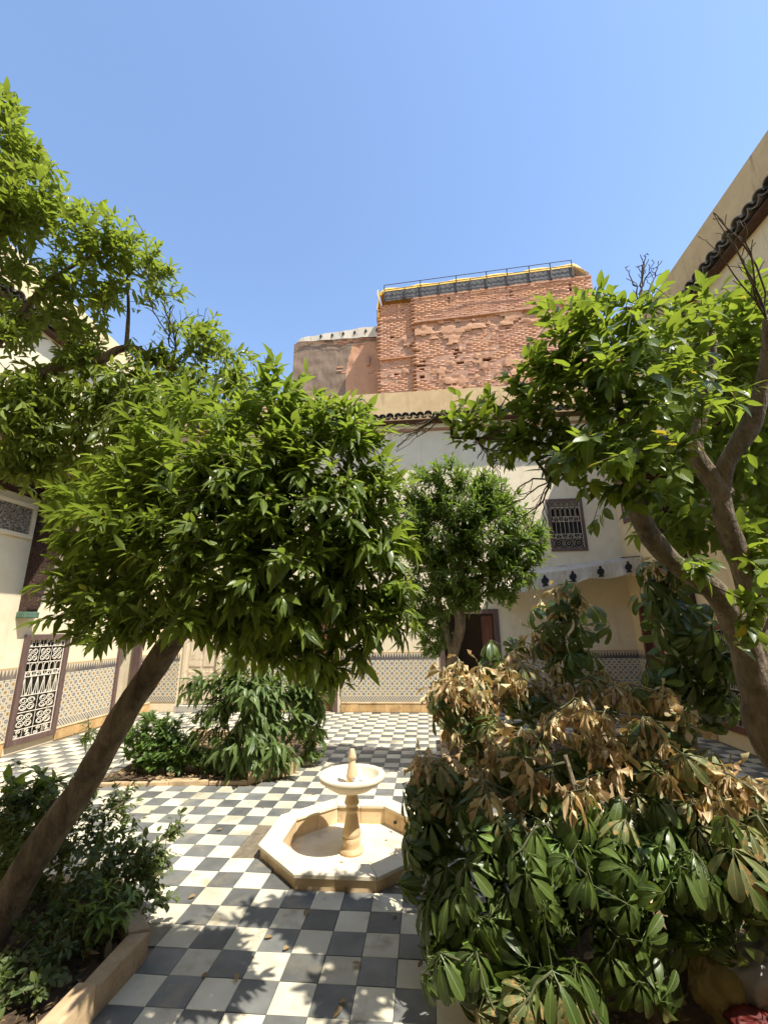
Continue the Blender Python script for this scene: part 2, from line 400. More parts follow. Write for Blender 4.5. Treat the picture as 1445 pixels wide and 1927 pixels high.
def vnoise(p, s=1.0, seed=0):
    from mathutils import noise
    return noise.noise(Vector((p[0]*s+seed*13.1, p[1]*s+seed*7.7, p[2]*s)))

# ------------------------------------------------------------------ dimensions of the courtyard
XL, XR, YF = -6.32, 4.48, 10.18
Z_EAVE, Z_PAR = 7.02, 7.71

# ================================================================== GROUND AND FLOOR
g = MB(); g.quad((-900, -900, -0.35), (900, -900, -0.35), (900, 900, -0.35), (-900, 900, -0.35))
struct(g.build('ground', M['earth']))
BEDS = {
 'near_left': [(-4.25, 0.4), (-1.6, 0.4), (-1.6, 2.84), (-2.1, 3.35), (-4.25, 3.35)],
 'mid_left': [(-4.0, 5.42), (-2.14, 5.58), (-1.72, 5.98), (-1.74, 7.75), (-4.0, 7.75)],
 'near_right': [(0.16, 0.4), (2.75, 0.4), (2.75, 3.35), (0.66, 3.35), (0.16, 2.84)],
 'far_right': [(0.70, 5.35), (2.75, 5.35), (2.75, 7.75), (0.16, 7.75), (0.16, 5.9)],
}
def in_poly(p, poly):
    x, y = p; c = False; n = len(poly)
    for i in range(n):
        x1, y1 = poly[i]; x2, y2 = poly[(i+1) % n]
        if (y1 > y) != (y2 > y) and x < (x2-x1)*(y-y1)/(y2-y1)+x1: c = not c
    return c
FC = (-0.69, 4.25)
fm = MB(); hq = 0.63; kq = hq*math.tan(math.pi/8)
fm.box(XL, FC[0]-hq, -0.6, YF, -0.30, -0.012); fm.box(FC[0]+hq, XR, -0.6, YF, -0.30, -0.012)
fm.box(FC[0]-hq, FC[0]+hq, -0.6, FC[1]-hq, -0.30, -0.012); fm.box(FC[0]-hq, FC[0]+hq, FC[1]+hq, YF, -0.30, -0.012)
for sx in (-1, 1):
    for sy in (-1, 1):
        tri = [(FC[0]+sx*hq, FC[1]+sy*hq), (FC[0]+sx*kq, FC[1]+sy*hq), (FC[0]+sx*hq, FC[1]+sy*kq)]
        if sx*sy < 0: tri = tri[::-1]
        fm.prism(tri, -0.30, -0.012)
floor = fm.build('floor', M['grout']); struct(floor)
def tile_mesh(mat):
    m = MB(); h = 0.0988; b = 0.0015
    m.v = [(-h, -h, -0.012), (h, -h, -0.012), (h, h, -0.012), (-h, h, -0.012)] + [(-h, -h, -b), (h, -h, -b), (h, h, -b), (-h, h, -b)] + [(-h+b, -h+b, 0), (h-b, -h+b, 0), (h-b, h-b, 0), (-h+b, h-b, 0)]
    for r0 in (0, 4):
        for i in range(4):
            j = (i+1) % 4; m.f.append((r0+i, r0+j, r0+4+j, r0+4+i)); m.mi.append(0)
    m.f.append((8, 9, 10, 11)); m.mi.append(0)
    return m.mesh('floor_tile', mat)
TL, TD = tile_mesh(M['tile_light']), tile_mesh(M['tile_dark'])
tiles = []
for i in range(-32, 25):
    for j in range(-14, 39):
        cx = -0.316 + 0.2*i; cyy = 3.034 + 0.2*j
        if cx < XL+0.02 or cx > XR-0.02 or cyy > YF-0.02 or cyy < -0.5: continue
        if any(in_poly((cx, cyy), p) for p in BEDS.values()): continue
        dx, dy = abs(cx-FC[0]), abs(cyy-FC[1])
        if max(dx, dy) < 0.70 and dx+dy < 1.0: continue
        if -1.62 < cx < -1.36 and 3.95 < cyy < 4.45: continue      # tiles lost beside the basin
        light = (i+j) % 2 == 0
        tiles.append((cx, cyy, light))
def vis_rank(t):
    d = np.array([t[0], t[1], 0]) - CAMP; z = d @ CAMF
    inside = z > 0 and abs((d @ np.array(_R2))/z) < 0.95 and abs((d @ np.array(_U2))/z) < 1.22
    bush = t[0] > 0.1
    return (0 if inside and not bush else 1, float(d @ d))
tiles.sort(key=vis_rank)
restL, restD = [], []
for k, (x, y, light) in enumerate(tiles):
    tx, ty = rng.normal(0, 0.006, 2); dz = abs(rng.normal(0, 0.0018))
    rot = rng.normal(0, 0.004)
    mt = Matrix.Translation((x, y, -dz)) @ Matrix.Rotation(rot, 4, 'Z') @ Matrix.Rotation(tx, 4, 'X') @ Matrix.Rotation(ty, 4, 'Y')
    if k < 300: inst('floor_tile', TL if light else TD, floor, mt)
    else: (restL if light else restD).append(np.array(mt))
def join_insts(name, me, mts, parent, kind='stuff'):
    nv = len(me.vertices); co = np.zeros(nv*3); me.vertices.foreach_get('co', co); co = co.reshape(-1, 3)
    polys = [tuple(p.vertices) for p in me.polygons]
    T = np.array([p for p in polys if len(p) == 3]).reshape(-1, 3); Q = np.array([p for p in polys if len(p) == 4]).reshape(-1, 4)
    A = np.stack(mts); V = np.einsum('nij,vj->nvi', A[:, :3, :3], co) + A[:, None, :3, 3]
    off = (np.arange(len(mts))*nv)[:, None, None]
    t = (T[None]+off).reshape(-1, 3) if len(T) else None; q = (Q[None]+off).reshape(-1, 4) if len(Q) else None
    uvj = None
    if me.uv_layers:
        uvv = np.zeros((nv, 2)); lu = np.zeros(len(me.loops)*2); me.uv_layers[0].data.foreach_get('uv', lu); li = np.zeros(len(me.loops), int); me.loops.foreach_get('vertex_index', li)
        uvv[li] = lu.reshape(-1, 2); uvj = np.tile(uvv, (len(mts), 1))
    m2 = np_mesh(name, V, t, q, list(me.materials), smooth=me.polygons[0].use_smooth, uv=uvj)
    o = bpy.data.objects.new(name, m2); link(o, parent)
    if kind: o['kind'] = kind
    return o
join_insts('distant_pale_tiling', TL, restL, floor); join_insts('distant_dark_tiling', TD, restD, floor)

# ================================================================== PLANTING BEDS
def bed(key, label, kerb_h=0.14, skip=(), gone=()):
    poly = BEDS[key]; n = len(poly)
    root = empty('planting_bed', (poly[0][0], poly[0][1], 0), 0, label, 'planting bed')
    ox, oy = poly[0]
    cxm = sum(p[0] for p in poly)/n; cym = sum(p[1] for p in poly)/n
    for i in range(n):
        if i in skip: continue
        a = Vector(poly[i]); b = Vector(poly[(i+1) % n]); L = (b-a).length; d = (b-a)/L; nrm = Vector((-d.y, d.x))
        k = max(1, round(L/0.42)); 
        for q in range(k):
            t0, t1 = q/k*L+0.003, (q+1)/k*L-0.003
            wdt = 0.105; hh = kerb_h*(1+rng.normal(0, 0.05)) if (i, q) not in gone else 0.02+0.04*rng.random()
            m = MB(); e0 = 0 if q else 0.0; 
            p0 = a+d*t0; p1 = a+d*t1
            ins0 = nrm*wdt + (d*0.04 if q == 0 else d*0); ins1 = nrm*wdt - (d*0.04 if q == k-1 else d*0)
            poly4 = [(p0.x-ox, p0.y-oy), (p1.x-ox, p1.y-oy), (p1.x+ins1.x-ox, p1.y+ins1.y-oy), (p0.x+ins0.x-ox, p0.y+ins0.y-oy)]
            m.prism([(px+rng.normal(0, 0.004), py+rng.normal(0, 0.004)) for px, py in poly4], -0.011, hh)
            o = m.build('kerb_stone', M['kerb'], root, bevel=0.012)
    # soil
    xs = [p[0] for p in poly]; ys = [p[1] for p in poly]; nx = 60; ny = 60
    V = []; idx = {}
    for jx in range(nx+1):
        for jy in range(ny+1):
            x = min(xs)+(max(xs)-min(xs))*jx/nx; y = min(ys)+(max(ys)-min(ys))*jy/ny
            z = 0.045 + 0.03*vnoise((x, y, 0), 2.5) + 0.02*vnoise((x, y, 0), 9) + 0.008*vnoise((x, y, 3), 30)
            V.append((x-ox, y-oy, z))
    Q = []
    for jx in range(nx):
        for jy in range(ny):
            a = jx*(ny+1)+jy
            q = (a, a+ny+1, a+ny+2, a+1)
            if all(in_poly((V[w_][0]+ox, V[w_][1]+oy), [(cxm+(p[0]-cxm)*0.985, cym+(p[1]-cym)*0.985) for p in poly]) for w_ in q): Q.append(q)
    me = np_mesh('soil', V, None, Q, [M['soil']], smooth=True)
    o = bpy.data.objects.new('soil', me); link(o, root); o['kind'] = 'stuff'
    LITTER.append((root, poly, ox, oy))
    return root
LITTER = []
bed('near_left', 'stone-kerbed planting bed under the leaning orange tree trunk')
bed('mid_left', 'planting bed with broken stone kerb under the drooping shrub', skip=(4,), gone=((0, 0), (0, 2), (0, 3), (0, 1)))
bed('near_right', 'shady planting bed under the half-dead umbrella plant')
bed('far_right', 'planting bed around the small dense tree before the dark doorway')

# ================================================================== WALLS
def wall_mesh(mb, axis, pos, thick, u0, u1, z0, z1, holes):
    """vertical wall with its face at axis=pos, thickness away from the court, holes (u0,u1,z0,z1)"""
    us = sorted({u0, u1, *[h[0] for h in holes], *[h[1] for h in holes]}); zs = sorted({z0, z1, *[h[2] for h in holes], *[h[3] for h in holes]})
    us = [u for u in us if u0 <= u <= u1]; zs = [z for z in zs if z0 <= z <= z1]
    def solid(i, j):
        if i < 0 or j < 0 or i >= len(us)-1 or j >= len(zs)-1: return False
        cu, cz = (us[i]+us[i+1])/2, (zs[j]+zs[j+1])/2
        return not any(h[0] < cu < h[1] and h[2] < cz < h[3] for h in holes)
    def P(u, z, d):
        return (u, pos+d, z) if axis == 'y' else (pos+d, u, z)
    for i in range(len(us)-1):
        for j in range(len(zs)-1):
            if not solid(i, j): continue
            a, b, c, d = us[i], us[i+1], zs[j], zs[j+1]
            mb.quad(P(a, c, 0), P(b, c, 0), P(b, d, 0), P(a, d, 0)); mb.quad(P(a, c, thick), P(a, d, thick), P(b, d, thick), P(b, c, thick))
            if not solid(i-1, j): mb.quad(P(a, c, 0), P(a, d, 0), P(a, d, thick), P(a, c, thick))
            if not solid(i+1, j): mb.quad(P(b, c, 0), P(b, c, thick), P(b, d, thick), P(b, d, 0))
            if not solid(i, j-1): mb.quad(P(a, c, 0), P(a, c, thick), P(b, c, thick), P(b, c, 0))
            if not solid(i, j+1): mb.quad(P(a, d, 0), P(b, d, 0), P(b, d, thick), P(a, d, thick))
    return mb
def barrel_mesh():
    m = MB(); n = 8; L = 0.42; r0, r1 = 0.095, 0.075; t = 0.014
    for (ya, ra) in ((0, r0), (L, r1)):
        for rr in (ra, ra-t):
            for i in range(n+1):
                a = math.pi*i/n; m.v.append((rr*math.cos(a), ya, rr*math.sin(a)*0.85))
    k = n+1
    for i in range(n):
        m.f += [(i, 2*k+i, 2*k+i+1, i+1), (k+i, k+i+1, 3*k+i+1, 3*k+i), (i, i+1, k+i+1, k+i), (2*k+i, 3*k+i, 3*k+i+1, 2*k+i+1)]
    m.mi = [0]*len(m.f)
    return m.mesh('roof_tile', M['roof_tile'], smooth=False)
BARREL = barrel_mesh()
def tile_row(parent, start, dirv, outv, length, z, pitch=0.185, slope=20):
    """barrel tiles side by side along dirv, mouths at the eave looking along outv"""
    n = int(length/pitch)
    for i in range(n):
        p = Vector(start) + Vector(dirv)*(i+0.5)*pitch
        yv = (-Vector(outv)*math.cos(R(slope)) + Vector((0, 0, math.sin(R(slope))))).normalized()
        xv = Vector(dirv) if Vector(dirv).cross(yv).z > 0 else -Vector(dirv)
        zv = xv.cross(yv)
        jit = rng.normal(0, 0.006, 3)
        mt = Matrix(((xv.x, yv.x, zv.x, p.x+jit[0]), (xv.y, yv.y, zv.y, p.y+jit[1]), (xv.z, yv.z, zv.z, z+jit[2]), (0, 0, 0, 1))) @ Matrix.Rotation(rng.normal(0, 0.04), 4, 'Z')
        inst('roof_tile', BARREL, parent, mt)
        # channel tile between covers, upside down
        p2 = p + Vector(dirv)*pitch*0.5
        mt2 = Matrix(((-xv.x, yv.x, -zv.x, p2.x), (-xv.y, yv.y, -zv.y, p2.y), (-xv.z, yv.z, -zv.z, z+0.03), (0, 0, 0, 1)))
        inst('roof_tile', BARREL, parent, mt2)
def base_tiles(parent, axis, pos, out, u0, u1, h=0.2):
    n = int(round((u1-u0)/0.2)); wd = (u1-u0)/n
    m = MB()
    m.box(-wd/2+0.002, wd/2-0.002, 0, 0.02, 0, h-0.03) if axis == 'y' else m.box(0, 0.02, -wd/2+0.002, wd/2-0.002, 0, h-0.03)
    me = m.mesh('base_tile', M['base_tile'])
    for i in range(n):
        u = u0+(i+0.5)*wd; j = rng.normal(0, 0.0015)
        loc = (u, pos-0.02*(1 if out < 0 else 0)+j*0, 0.001) if axis == 'y' else (pos+(0 if out > 0 else -0.02), u, 0.001)
        loc = (loc[0], loc[1]+(j if axis == 'y' else 0), loc[2])
        inst('base_tile', me, parent, Matrix.Translation(loc))
    m = MB()
    if axis == 'y': m.box(u0, u1, pos-0.03, pos, h-0.028, h)
    else: m.box(pos if out > 0 else pos-0.03, pos+0.03 if out > 0 else pos, u0, u1, h-0.028, h)
    m.build('base_moulding', M['stone'], parent, bevel=0.006)
def dado(parent, axis, pos, out, u0, u1, z0=0.2, z1=1.24):
    m = MB()
    if axis == 'y': m.box(u0, u1, pos-0.012, pos+0.001, z0, z1)
    else: m.box(pos-0.001 if out > 0 else pos-0.012, pos+0.012 if out > 0 else pos+0.001, u0, u1, z0, z1)
    return m.build('tiled_dado', M['zellige'], parent)

# ---- wrought-iron pieces (made in a local x,z plane)
def scroll_mesh(kind, mat, r=0.004):
    m = MB()
    def spiral(cx, cz, R0, turns, a0, dirn, r1=0.25):
        pts = []
        n = int(14*turns)
        for i in range(n+1):
            t = i/n; a = a0+dirn*2*math.pi*turns*t; rr = R0*(1-t*(1-r1)); pts.append((cx+rr*math.cos(a), 0, cz+rr*math.sin(a)))
        return pts
    if kind == 's':      # S scroll fitting x -.5..5, z -.5...5
        a = spiral(0.12, 0.24, 0.22, 1.35, math.pi, -1); b = spiral(-0.12, -0.24, 0.22, 1.35, 0, -1)
        m.tube(a[::-1] + [(0.0, 0, 0.0)] + b, r, 5)
    elif kind == 'c4':   # four C scrolls round a centre: a rosette
        for q in range(4):
            a0 = q*math.pi/2+math.pi/4; cx, cz = 0.27*math.cos(a0), 0.27*math.sin(a0)
            m.tube(spiral(cx, cz, 0.19, 1.4, a0+2.4, 1), r, 5); m.tube(spiral(cx, cz, 0.19, 0.55, a0+2.4, -1, 0.9), r, 5)
    elif kind == 'ring':
        m.tube([(0.4*math.cos(2*math.pi*i/14), 0, 0.4*math.sin(2*math.pi*i/14)) for i in range(15)], r, 5, cap=False)
        m.tube([(0.15*math.cos(2*math.pi*i/10), 0, 0.15*math.sin(2*math.pi*i/10)) for i in range(11)], r, 5, cap=False)
    elif kind == 'arch':
        pts = [(-0.4, 0, -0.5), (-0.4, 0, 0.1)] + [(-0.4*math.cos(math.pi*i/8), 0, 0.1+0.36*math.sin(math.pi*i/8)) for i in range(9)] + [(0.4, 0, 0.1), (0.4, 0, -0.5)]
        m.tube(pts, r, 5)
    elif kind == 'vee':
        m.tube([(-0.4, 0, -0.5), (0, 0, 0.5)], r, 5); m.tube([(0.4, 0, -0.5), (0, 0, 0.5)], r, 5); m.tube([(0, 0, -0.5), (0, 0, 0.5)], r, 5)
        m.tube([(-0.4, 0, -0.5), (-0.4, 0, -0.36)], r*2.4, 6)
    return m.mesh('iron_scroll', mat)
def grille(parent, org, uax, w_, h_, rows, mat, barr=0.007, scr=0.005):
    """rows: list of (height share, kind, count). org lower-left corner, uax unit vector along the wall"""
    uax = Vector(uax); nrm = Vector((0, 0, 1)).cross(uax)
    tot = sum(r[0] for r in rows); z = 0
    cache = {}
    def bar(a, b, r=barr):
        pa = Vector(org)+uax*a[0]+Vector((0, 0, a[1])); pb = Vector(org)+uax*b[0]+Vector((0, 0, b[1]))
        MB().tube([pa, pb], r, 6).build('iron_bar', mat, parent)
    for e in (0.0, w_): bar((e, 0), (e, h_), barr*1.3)
    bar((0, 0), (w_, 0))
    for share, kind, cnt in rows:
        hh = h_*share/tot; cw = w_/cnt
        if kind == 'bars':
            for i in range(cnt+1): 
                if 0 < i < cnt: bar((i*cw, z), (i*cw, z+hh), barr*0.8)
        else:
            for i in range(cnt):
                if i and kind in ('c4', 's', 'ring'): bar((i*cw, z), (i*cw, z+hh), barr*0.6)
                rr = scr/min(cw, hh)
                key = (kind, round(rr, 3))
                if key not in cache: cache[key] = scroll_mesh(kind, mat, rr)
                c = Vector(org)+uax*(i+0.5)*cw+Vector((0, 0, z+hh/2))
                fx = -1 if (kind == 's' and i % 2) else 1
                mt = Matrix(((uax.x*cw*fx, nrm.x*min(cw, hh), 0, c.x), (uax.y*cw*fx, nrm.y*min(cw, hh), 0, c.y), (0, 0, hh, c.z), (0, 0, 0, 1)))
                inst('iron_scroll', cache[key], parent, mt)
        z += hh; bar((0, z), (w_, z))
def window(parent, axis, pos, out, u0, u1, z0, z1, rows, imat, fmat, fw=0.07, depth=0.22, proud=0.03):
    """out: +1/-1 direction towards the court along the wall's axis"""
    m = MB(); b = -out
    d = pos+b*depth
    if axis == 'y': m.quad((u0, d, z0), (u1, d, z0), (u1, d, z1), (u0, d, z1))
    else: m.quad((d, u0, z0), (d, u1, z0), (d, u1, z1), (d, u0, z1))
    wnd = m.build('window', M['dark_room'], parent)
    fr = MB()
    a0, a1 = sorted((pos+out*proud, pos+b*0.06))
    def bx(p, q, r_, s): fr.box(p, q, a0, a1, r_, s) if axis == 'y' else fr.box(a0, a1, p, q, r_, s)
    bx(u0, u0+fw, z0, z1); bx(u1-fw, u1, z0, z1); bx(u0+fw, u1-fw, z1-fw, z1); bx(u0+fw, u1-fw, z0, z0+fw)
    fr.build('frame', fmat, wnd, bevel=0.004)
    p = pos+out*0.006
    if axis == 'y': org = (u0+fw, p, z0+fw); ua = (1, 0, 0)
    else: org = (p, u0+fw, z0+fw); ua = (0, 1, 0)
    grille(wnd, org, ua, u1-u0-2*fw, z1-z0-2*fw, rows, imat)
    return wnd

# ================================================================== FAR BUILDING
fb = empty('courtyard_building', (0, 0, 0), 0, 'pale two-storey courtyard building with tiled dado below the brick tower', 'building')
DOOR_F = (0.30, 1.62, 0.0, 2.14); DOOR_B = (-3.05, -1.98, 0.0, 2.2); DOOR_P = (-5.62, -4.72, 0.14, 2.1); WIN_F = (2.93, 3.74, 3.40, 4.64)
wm = MB(); wall_mesh(wm, 'y', YF, 0.45, XL-0.4, XR+0.4, -0.05, 6.56, [DOOR_F, DOOR_B, DOOR_P, WIN_F])
wm.build('wall', M['white_wall'], fb)
MB().box(XL-0.4, XR+0.4, YF-0.05, YF+0.44, 6.562, 6.61).build('string_course', M['mortar'], fb)
MB().box(XL-0.4, XR+0.4, YF-0.09, YF+0.44, 6.612, 6.72).build('cornice', M['white_wall'], fb, bevel=0.01)
rf = MB().box(XL-0.4, XR+0.4, YF+0.02, YF+0.43, 6.722, Z_PAR).build('parapet', M['ochre_wall'], fb)
rf.data.polygons[0].use_smooth = False
MB().box(XL-0.4, XR+0.4, YF+0.43, YF+4.6, 6.4, 6.7).build('flat_roof', M['ochre_wall'], fb)
MB().box(XL-0.4, XR+0.4, YF+4.2, YF+4.6, -0.05, 6.39).build('rear_wall', M['white_wall'], fb)
tr_ = MB().box(XL, XR, YF-0.30, YF+0.018, 6.725, 6.745).build('eave_board', M['wood'], fb)
tile_row(tr_, (XL, YF-0.42, 0), (1, 0, 0), (0, -1, 0), XR-XL, 6.80)
for (a, b) in ((-4.66, -3.13), (-1.90, 0.22), (1.70, XR)):
    dado(fb, 'y', YF, -1, a, b); base_tiles(fb, 'y', YF, -1, a, b)
dado(fb, 'y', YF, -1, XL, -5.70)
def door_frame(parent, axis, pos, out, u0, u1, z1, fw, mat, proud=0.03, name='door_frame', z0=0.0):
    fr = MB(); a0, a1 = sorted((pos+out*proud, pos-out*0.12))
    def bx(p, q, r_, s): fr.box(p, q, a0, a1, r_, s) if axis == 'y' else fr.box(a0, a1, p, q, r_, s)
    bx(u0, u0+fw, z0, z1); bx(u1-fw, u1, z0, z1); bx(u0+fw, u1-fw, z1-fw, z1)
    return fr.build(name, mat, parent, bevel=0.005)
# dark doorway with the leaf standing open
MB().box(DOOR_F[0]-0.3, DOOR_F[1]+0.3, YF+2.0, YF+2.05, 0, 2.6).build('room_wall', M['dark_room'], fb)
df = door_frame(fb, 'y', YF, -1, *DOOR_F[:2], DOOR_F[3], 0.10, M['frame_brown'])
dl = MB().box(-0.02, 0.02, 0.0, 0.62, 0.02, 2.0)
for zz in (0.2, 1.1):
    dl.box(-0.035, -0.02, 0.1, 0.52, zz, zz+0.75)
o = dl.build('door_leaf', M['wood_red'], fb, bevel=0.006); o.location = (1.49, YF+0.12, 0); o.rotation_euler = (0, 0, R(14))
# brown plank door on the left of the panel of tiles
df = door_frame(fb, 'y', YF, -1, *DOOR_B[:2], DOOR_B[3], 0.11, M['frame_brown'])
n = 6; pw = (DOOR_B[1]-DOOR_B[0]-0.22)/n
for i in range(n): MB().box(DOOR_B[0]+0.11+i*pw+0.003, DOOR_B[0]+0.11+(i+1)*pw-0.003, YF+0.05, YF+0.09, 0.02, DOOR_B[3]-0.11).build('door_plank', M['wood_red'], fb)
# pale painted door on a grey step
df = door_frame(fb, 'y', YF, -1, *DOOR_P[:2], DOOR_P[3], 0.08, M['door_pale'], z0=0.14)
dp = MB().box(DOOR_P[0]+0.08, DOOR_P[1]-0.08, YF+0.04, YF+0.08, 0.15, DOOR_P[3]-0.08).build('door_leaf', M['door_pale'], fb)
for (za, zb) in ((0.25, 0.85), (0.95, 1.9)):
    for (ua, ub) in ((DOOR_P[0]+0.14, -5.2), (-5.14, DOOR_P[1]-0.14)):
        MB().box(ua, ub, YF+0.025, YF+0.04, za, zb).build('door_panel', M['door_pale'], dp, bevel=0.006)
MB().box(DOOR_P[0]-0.05, DOOR_P[1]+0.05, YF-0.12, YF+0.06, 0.001, 0.14).build('doorstep', M['step'], fb, bevel=0.01)
window(fb, 'y', YF, -1, *WIN_F, [(1.0, 'ring', 3), (0.45, 's', 5), (1.3, 'bars', 7), (0.5, 's', 6), (1.0, 'arch', 6), (0.6, 'ring', 5)], M['iron_cream'], M['frame_brown'])

# ================================================================== LEFT BUILDING
lb = empty('courtyard_building', (0, 0, 0), 0, 'sunlit white building with white scrolled iron window grille on the left', 'building')
WL = (6.62, 7.52, 0.10, 1.73); DL = (8.86, 9.62, 0.0, 2.05)
wm = MB(); wall_mesh(wm, 'x', XL, -0.45, -0.6, YF-0.001, -0.05, 6.93, [WL, DL]); wm.build('wall', M['white_wall'], lb)
MB().box(XL-0.44, XL+0.001, -0.6, YF-0.1, 6.932, Z_PAR).build('parapet', M['cream_wall'], lb)
MB().box(XL-3.6, XL-0.44, -0.6, YF-0.1, 6.7, 6.95).build('flat_roof', M['ochre_wall'], lb)
MB().box(XL-3.9, XL-3.6, -0.6, YF-0.1, -0.05, 6.9).build('rear_wall', M['white_wall'], lb)
eb = MB().box(XL, XL+0.16, -0.6, YF-0.45, 6.72, 6.74).build('eave_board', M['wood'], lb)
tile_row(eb, (XL+0.24, 3.0, 0), (0, 1, 0), (1, 0, 0), 6.7, 6.80)
window(lb, 'x', XL, 1, *WL, [(0.5, 's', 4), (1.0, 'c4', 2), (1.0, 'c4', 2), (1.15, 'vee', 6), (0.3, 's', 7), (0.55, 'arch', 6), (1.0, 'c4', 3), (0.45, 's', 5)], M['iron_white'], M['frame_brown'], fw=0.085, proud=0.05)
for (a, b) in ((-0.5, WL[0]-0.02), (WL[1]+0.02, DL[0]-0.02), (DL[1]+0.02, YF-0.02)):
    dado(lb, 'x', XL, 1, a, b)
    if b > 5: base_tiles(lb, 'x', XL, 1, max(a, 4.0), b)
door_frame(lb, 'x', XL, 1, DL[0], DL[1], DL[3], 0.07, M['frame_brown'], proud=0.05)
MB().box(XL-1.5, XL-1.45, DL[0]-0.9, DL[1]+0.9, -0.05, 2.4).build('passage_wall', M['white_wall'], lb)
MB().box(XL-1.45, XL-1.43, DL[0]-0.9, DL[1]+0.9, 0.0, 0.3).build('passage_skirting', M['ochre_wall'], lb)
# timber canopy
def canopy(bld, wallx, out, y0, y1, z=4.22, depth=0.88):
    xe = wallx+out*depth
    a, b = sorted((wallx, xe))
    cp = MB().box(a, b, y0, y1, z+0.075, z+0.10).build('canopy', M['wood'], bld)
    a2, b2 = sorted((xe, xe-out*0.05)); MB().box(a2, b2, y0, y1, z-0.10, z+0.073).build('fascia', M['wood'], cp, bevel=0.006)
    n = int((y1-y0)/0.21)
    for i in range(n):
        y = y0+0.1+i*0.21; MB().box(*sorted((wallx+out*0.03, xe-out*0.055)), y, y+0.07, z-0.04, z+0.073).build('rafter', M['wood'], cp)
    MB().box(*sorted((wallx+out*0.002, wallx+out*0.10)), y0, y1, z-0.16, z-0.05).build('wall_plate', M['wood'], cp, bevel=0.01)
    MB().box(*sorted((wallx+out*0.002, wallx+out*0.06)), y0, y1, z-0.34, z-0.162).build('carved_board', M['carved_dark'], cp)
    tile_row(cp, (xe+out*0.06, y0, 0), (0, 1, 0), (out, 0, 0), y1-y0, z+0.13)
    # second course up to the wall
    tile_row(cp, (xe-out*0.30, y0, 0), (0, 1, 0), (out, 0, 0), y1-y0, z+0.27)
    return cp
canopy(lb, XL, 1, 1.5, 7.55)
def panel(bld, wallx, out, y0, y1, z0, z1, mat='carved'):
    p = MB().box(*sorted((wallx+out*0.002, wallx+out*0.02)), y0, y1, z0, z1).build('carved_panel', M[mat], bld)
    f = MB(); a, b = sorted((wallx+out*0.002, wallx+out*0.05))
    f.box(a, b, y0-0.07, y0-0.002, z0-0.07, z1+0.07); f.box(a, b, y1+0.002, y1+0.07, z0-0.07, z1+0.07)
    f.box(a, b, y0-0.002, y1+0.002, z0-0.07, z0-0.002); f.box(a, b, y0-0.002, y1+0.002, z1+0.002, z1+0.07)
    f.build('moulding', M['white_wall'], p, bevel=0.01)
panel(lb, XL, 1, 4.0, 6.30, 3.28, 3.70)
# corbel that carries the canopy: a carved bracket with a cusped inner edge
def corbel(bld, wallx, out, y, ztop=4.05, zbot=2.02):
    prof = [(0.0, zbot+0.06), (0.13, zbot+0.06)]
    N = 26
    for i in range(N+1):
        t = i/N; x = 0.15+0.55*t**1.7; z = zbot+0.1+(ztop-zbot-0.45)*t
        x += 0.018*abs(math.sin(t*math.pi*9))
        prof.append((x, z))
    prof += [(0.80, ztop-0.2), (0.80, ztop), (0.0, ztop)]
    n = len(prof); m = MB()
    for yy in (y-0.10, y+0.10): m.v += [(wallx+out*(px+0.002), yy, pz) for px, pz in prof]
    m.f.append(tuple(range(n))); m.f.append(tuple(range(2*n-1, n-1, -1)))
    for i in range(n): j = (i+1) % n; m.f.append((i, j, n+j, n+i))
    m.mi = [0]*len(m.f)
    c = m.build('corbel', M['carved_dark'], bld)
    b = MB()
    b.box(*sorted((wallx+out*0.002, wallx+out*0.16)), y-0.13, y+0.13, zbot-0.04, zbot+0.055); b.build('corbel_foot', M['green_tile'], c, bevel=0.012)
    return c
corbel(lb, XL, 1, 6.52); corbel(lb, XL, 1, 3.6)

# ================================================================== RIGHT BUILDING
rb = empty('courtyard_building', (0, 0, 0), 0, 'shaded ochre building with timber canopy and long parapet on the right', 'building')
WR = (9.22, 9.86, 3.92, 4.92); DR = (9.10, 9.80, 0.0, 2.2); WR2 = (7.0, 7.9, 0.22, 1.75)
YN = 4.1
wm = MB(); wall_mesh(wm, 'x', XR, 0.45, YN, YF-0.001, -0.05, 6.93, [WR, DR, WR2]); wm.build('wall', M['cream_wall'], rb)
MB().box(XR+0.002, XR+0.45, YN+0.002, YF-0.01, 6.932, Z_PAR).build('parapet', M['ochre_wall'], rb)
MB().box(XR+0.45, XR+3.6, YN, YF-0.1, 6.7, 6.95).build('flat_roof', M['ochre_wall'], rb)
MB().box(XR+3.6, XR+3.9, YN, YF-0.1, -0.05, 6.9).build('rear_wall', M['cream_wall'], rb)
MB().box(XR+0.452, XR+3.6, YN+0.001, YN+0.3, -0.05, 6.69).build('end_wall', M['cream_wall'], rb)
MB().box(XR+0.002, XR+0.40, -0.6, YN-0.002, -0.05, 2.9).build('garden_wall', M['cream_wall'], rb)
eb = MB().box(XR-0.16, XR-0.001, YN, YF-0.45, 6.72, 6.74).build('eave_board', M['wood'], rb)
tile_row(eb, (XR-0.24, YN, 0), (0, 1, 0), (-1, 0, 0), YF-0.4-YN, 6.80)
window(rb, 'x', XR, -1, *WR, [(1, 'ring', 3), (1, 'bars', 5), (1, 'arch', 4), (0.6, 'ring', 4)], M['iron_cream'], M['frame_brown'])
window(rb, 'x', XR, -1, *WR2, [(0.5, 's', 4), (1.0, 'c4', 2), (1.0, 'vee', 5), (0.5, 'arch', 5), (1.0, 'c4', 3)], M['iron_cream'], M['wood_red'], fw=0.09, proud=0.05)
door_frame(rb, 'x', XR, -1, DR[0], DR[1], DR[3], 0.08, M['wood_red'], proud=0.04)
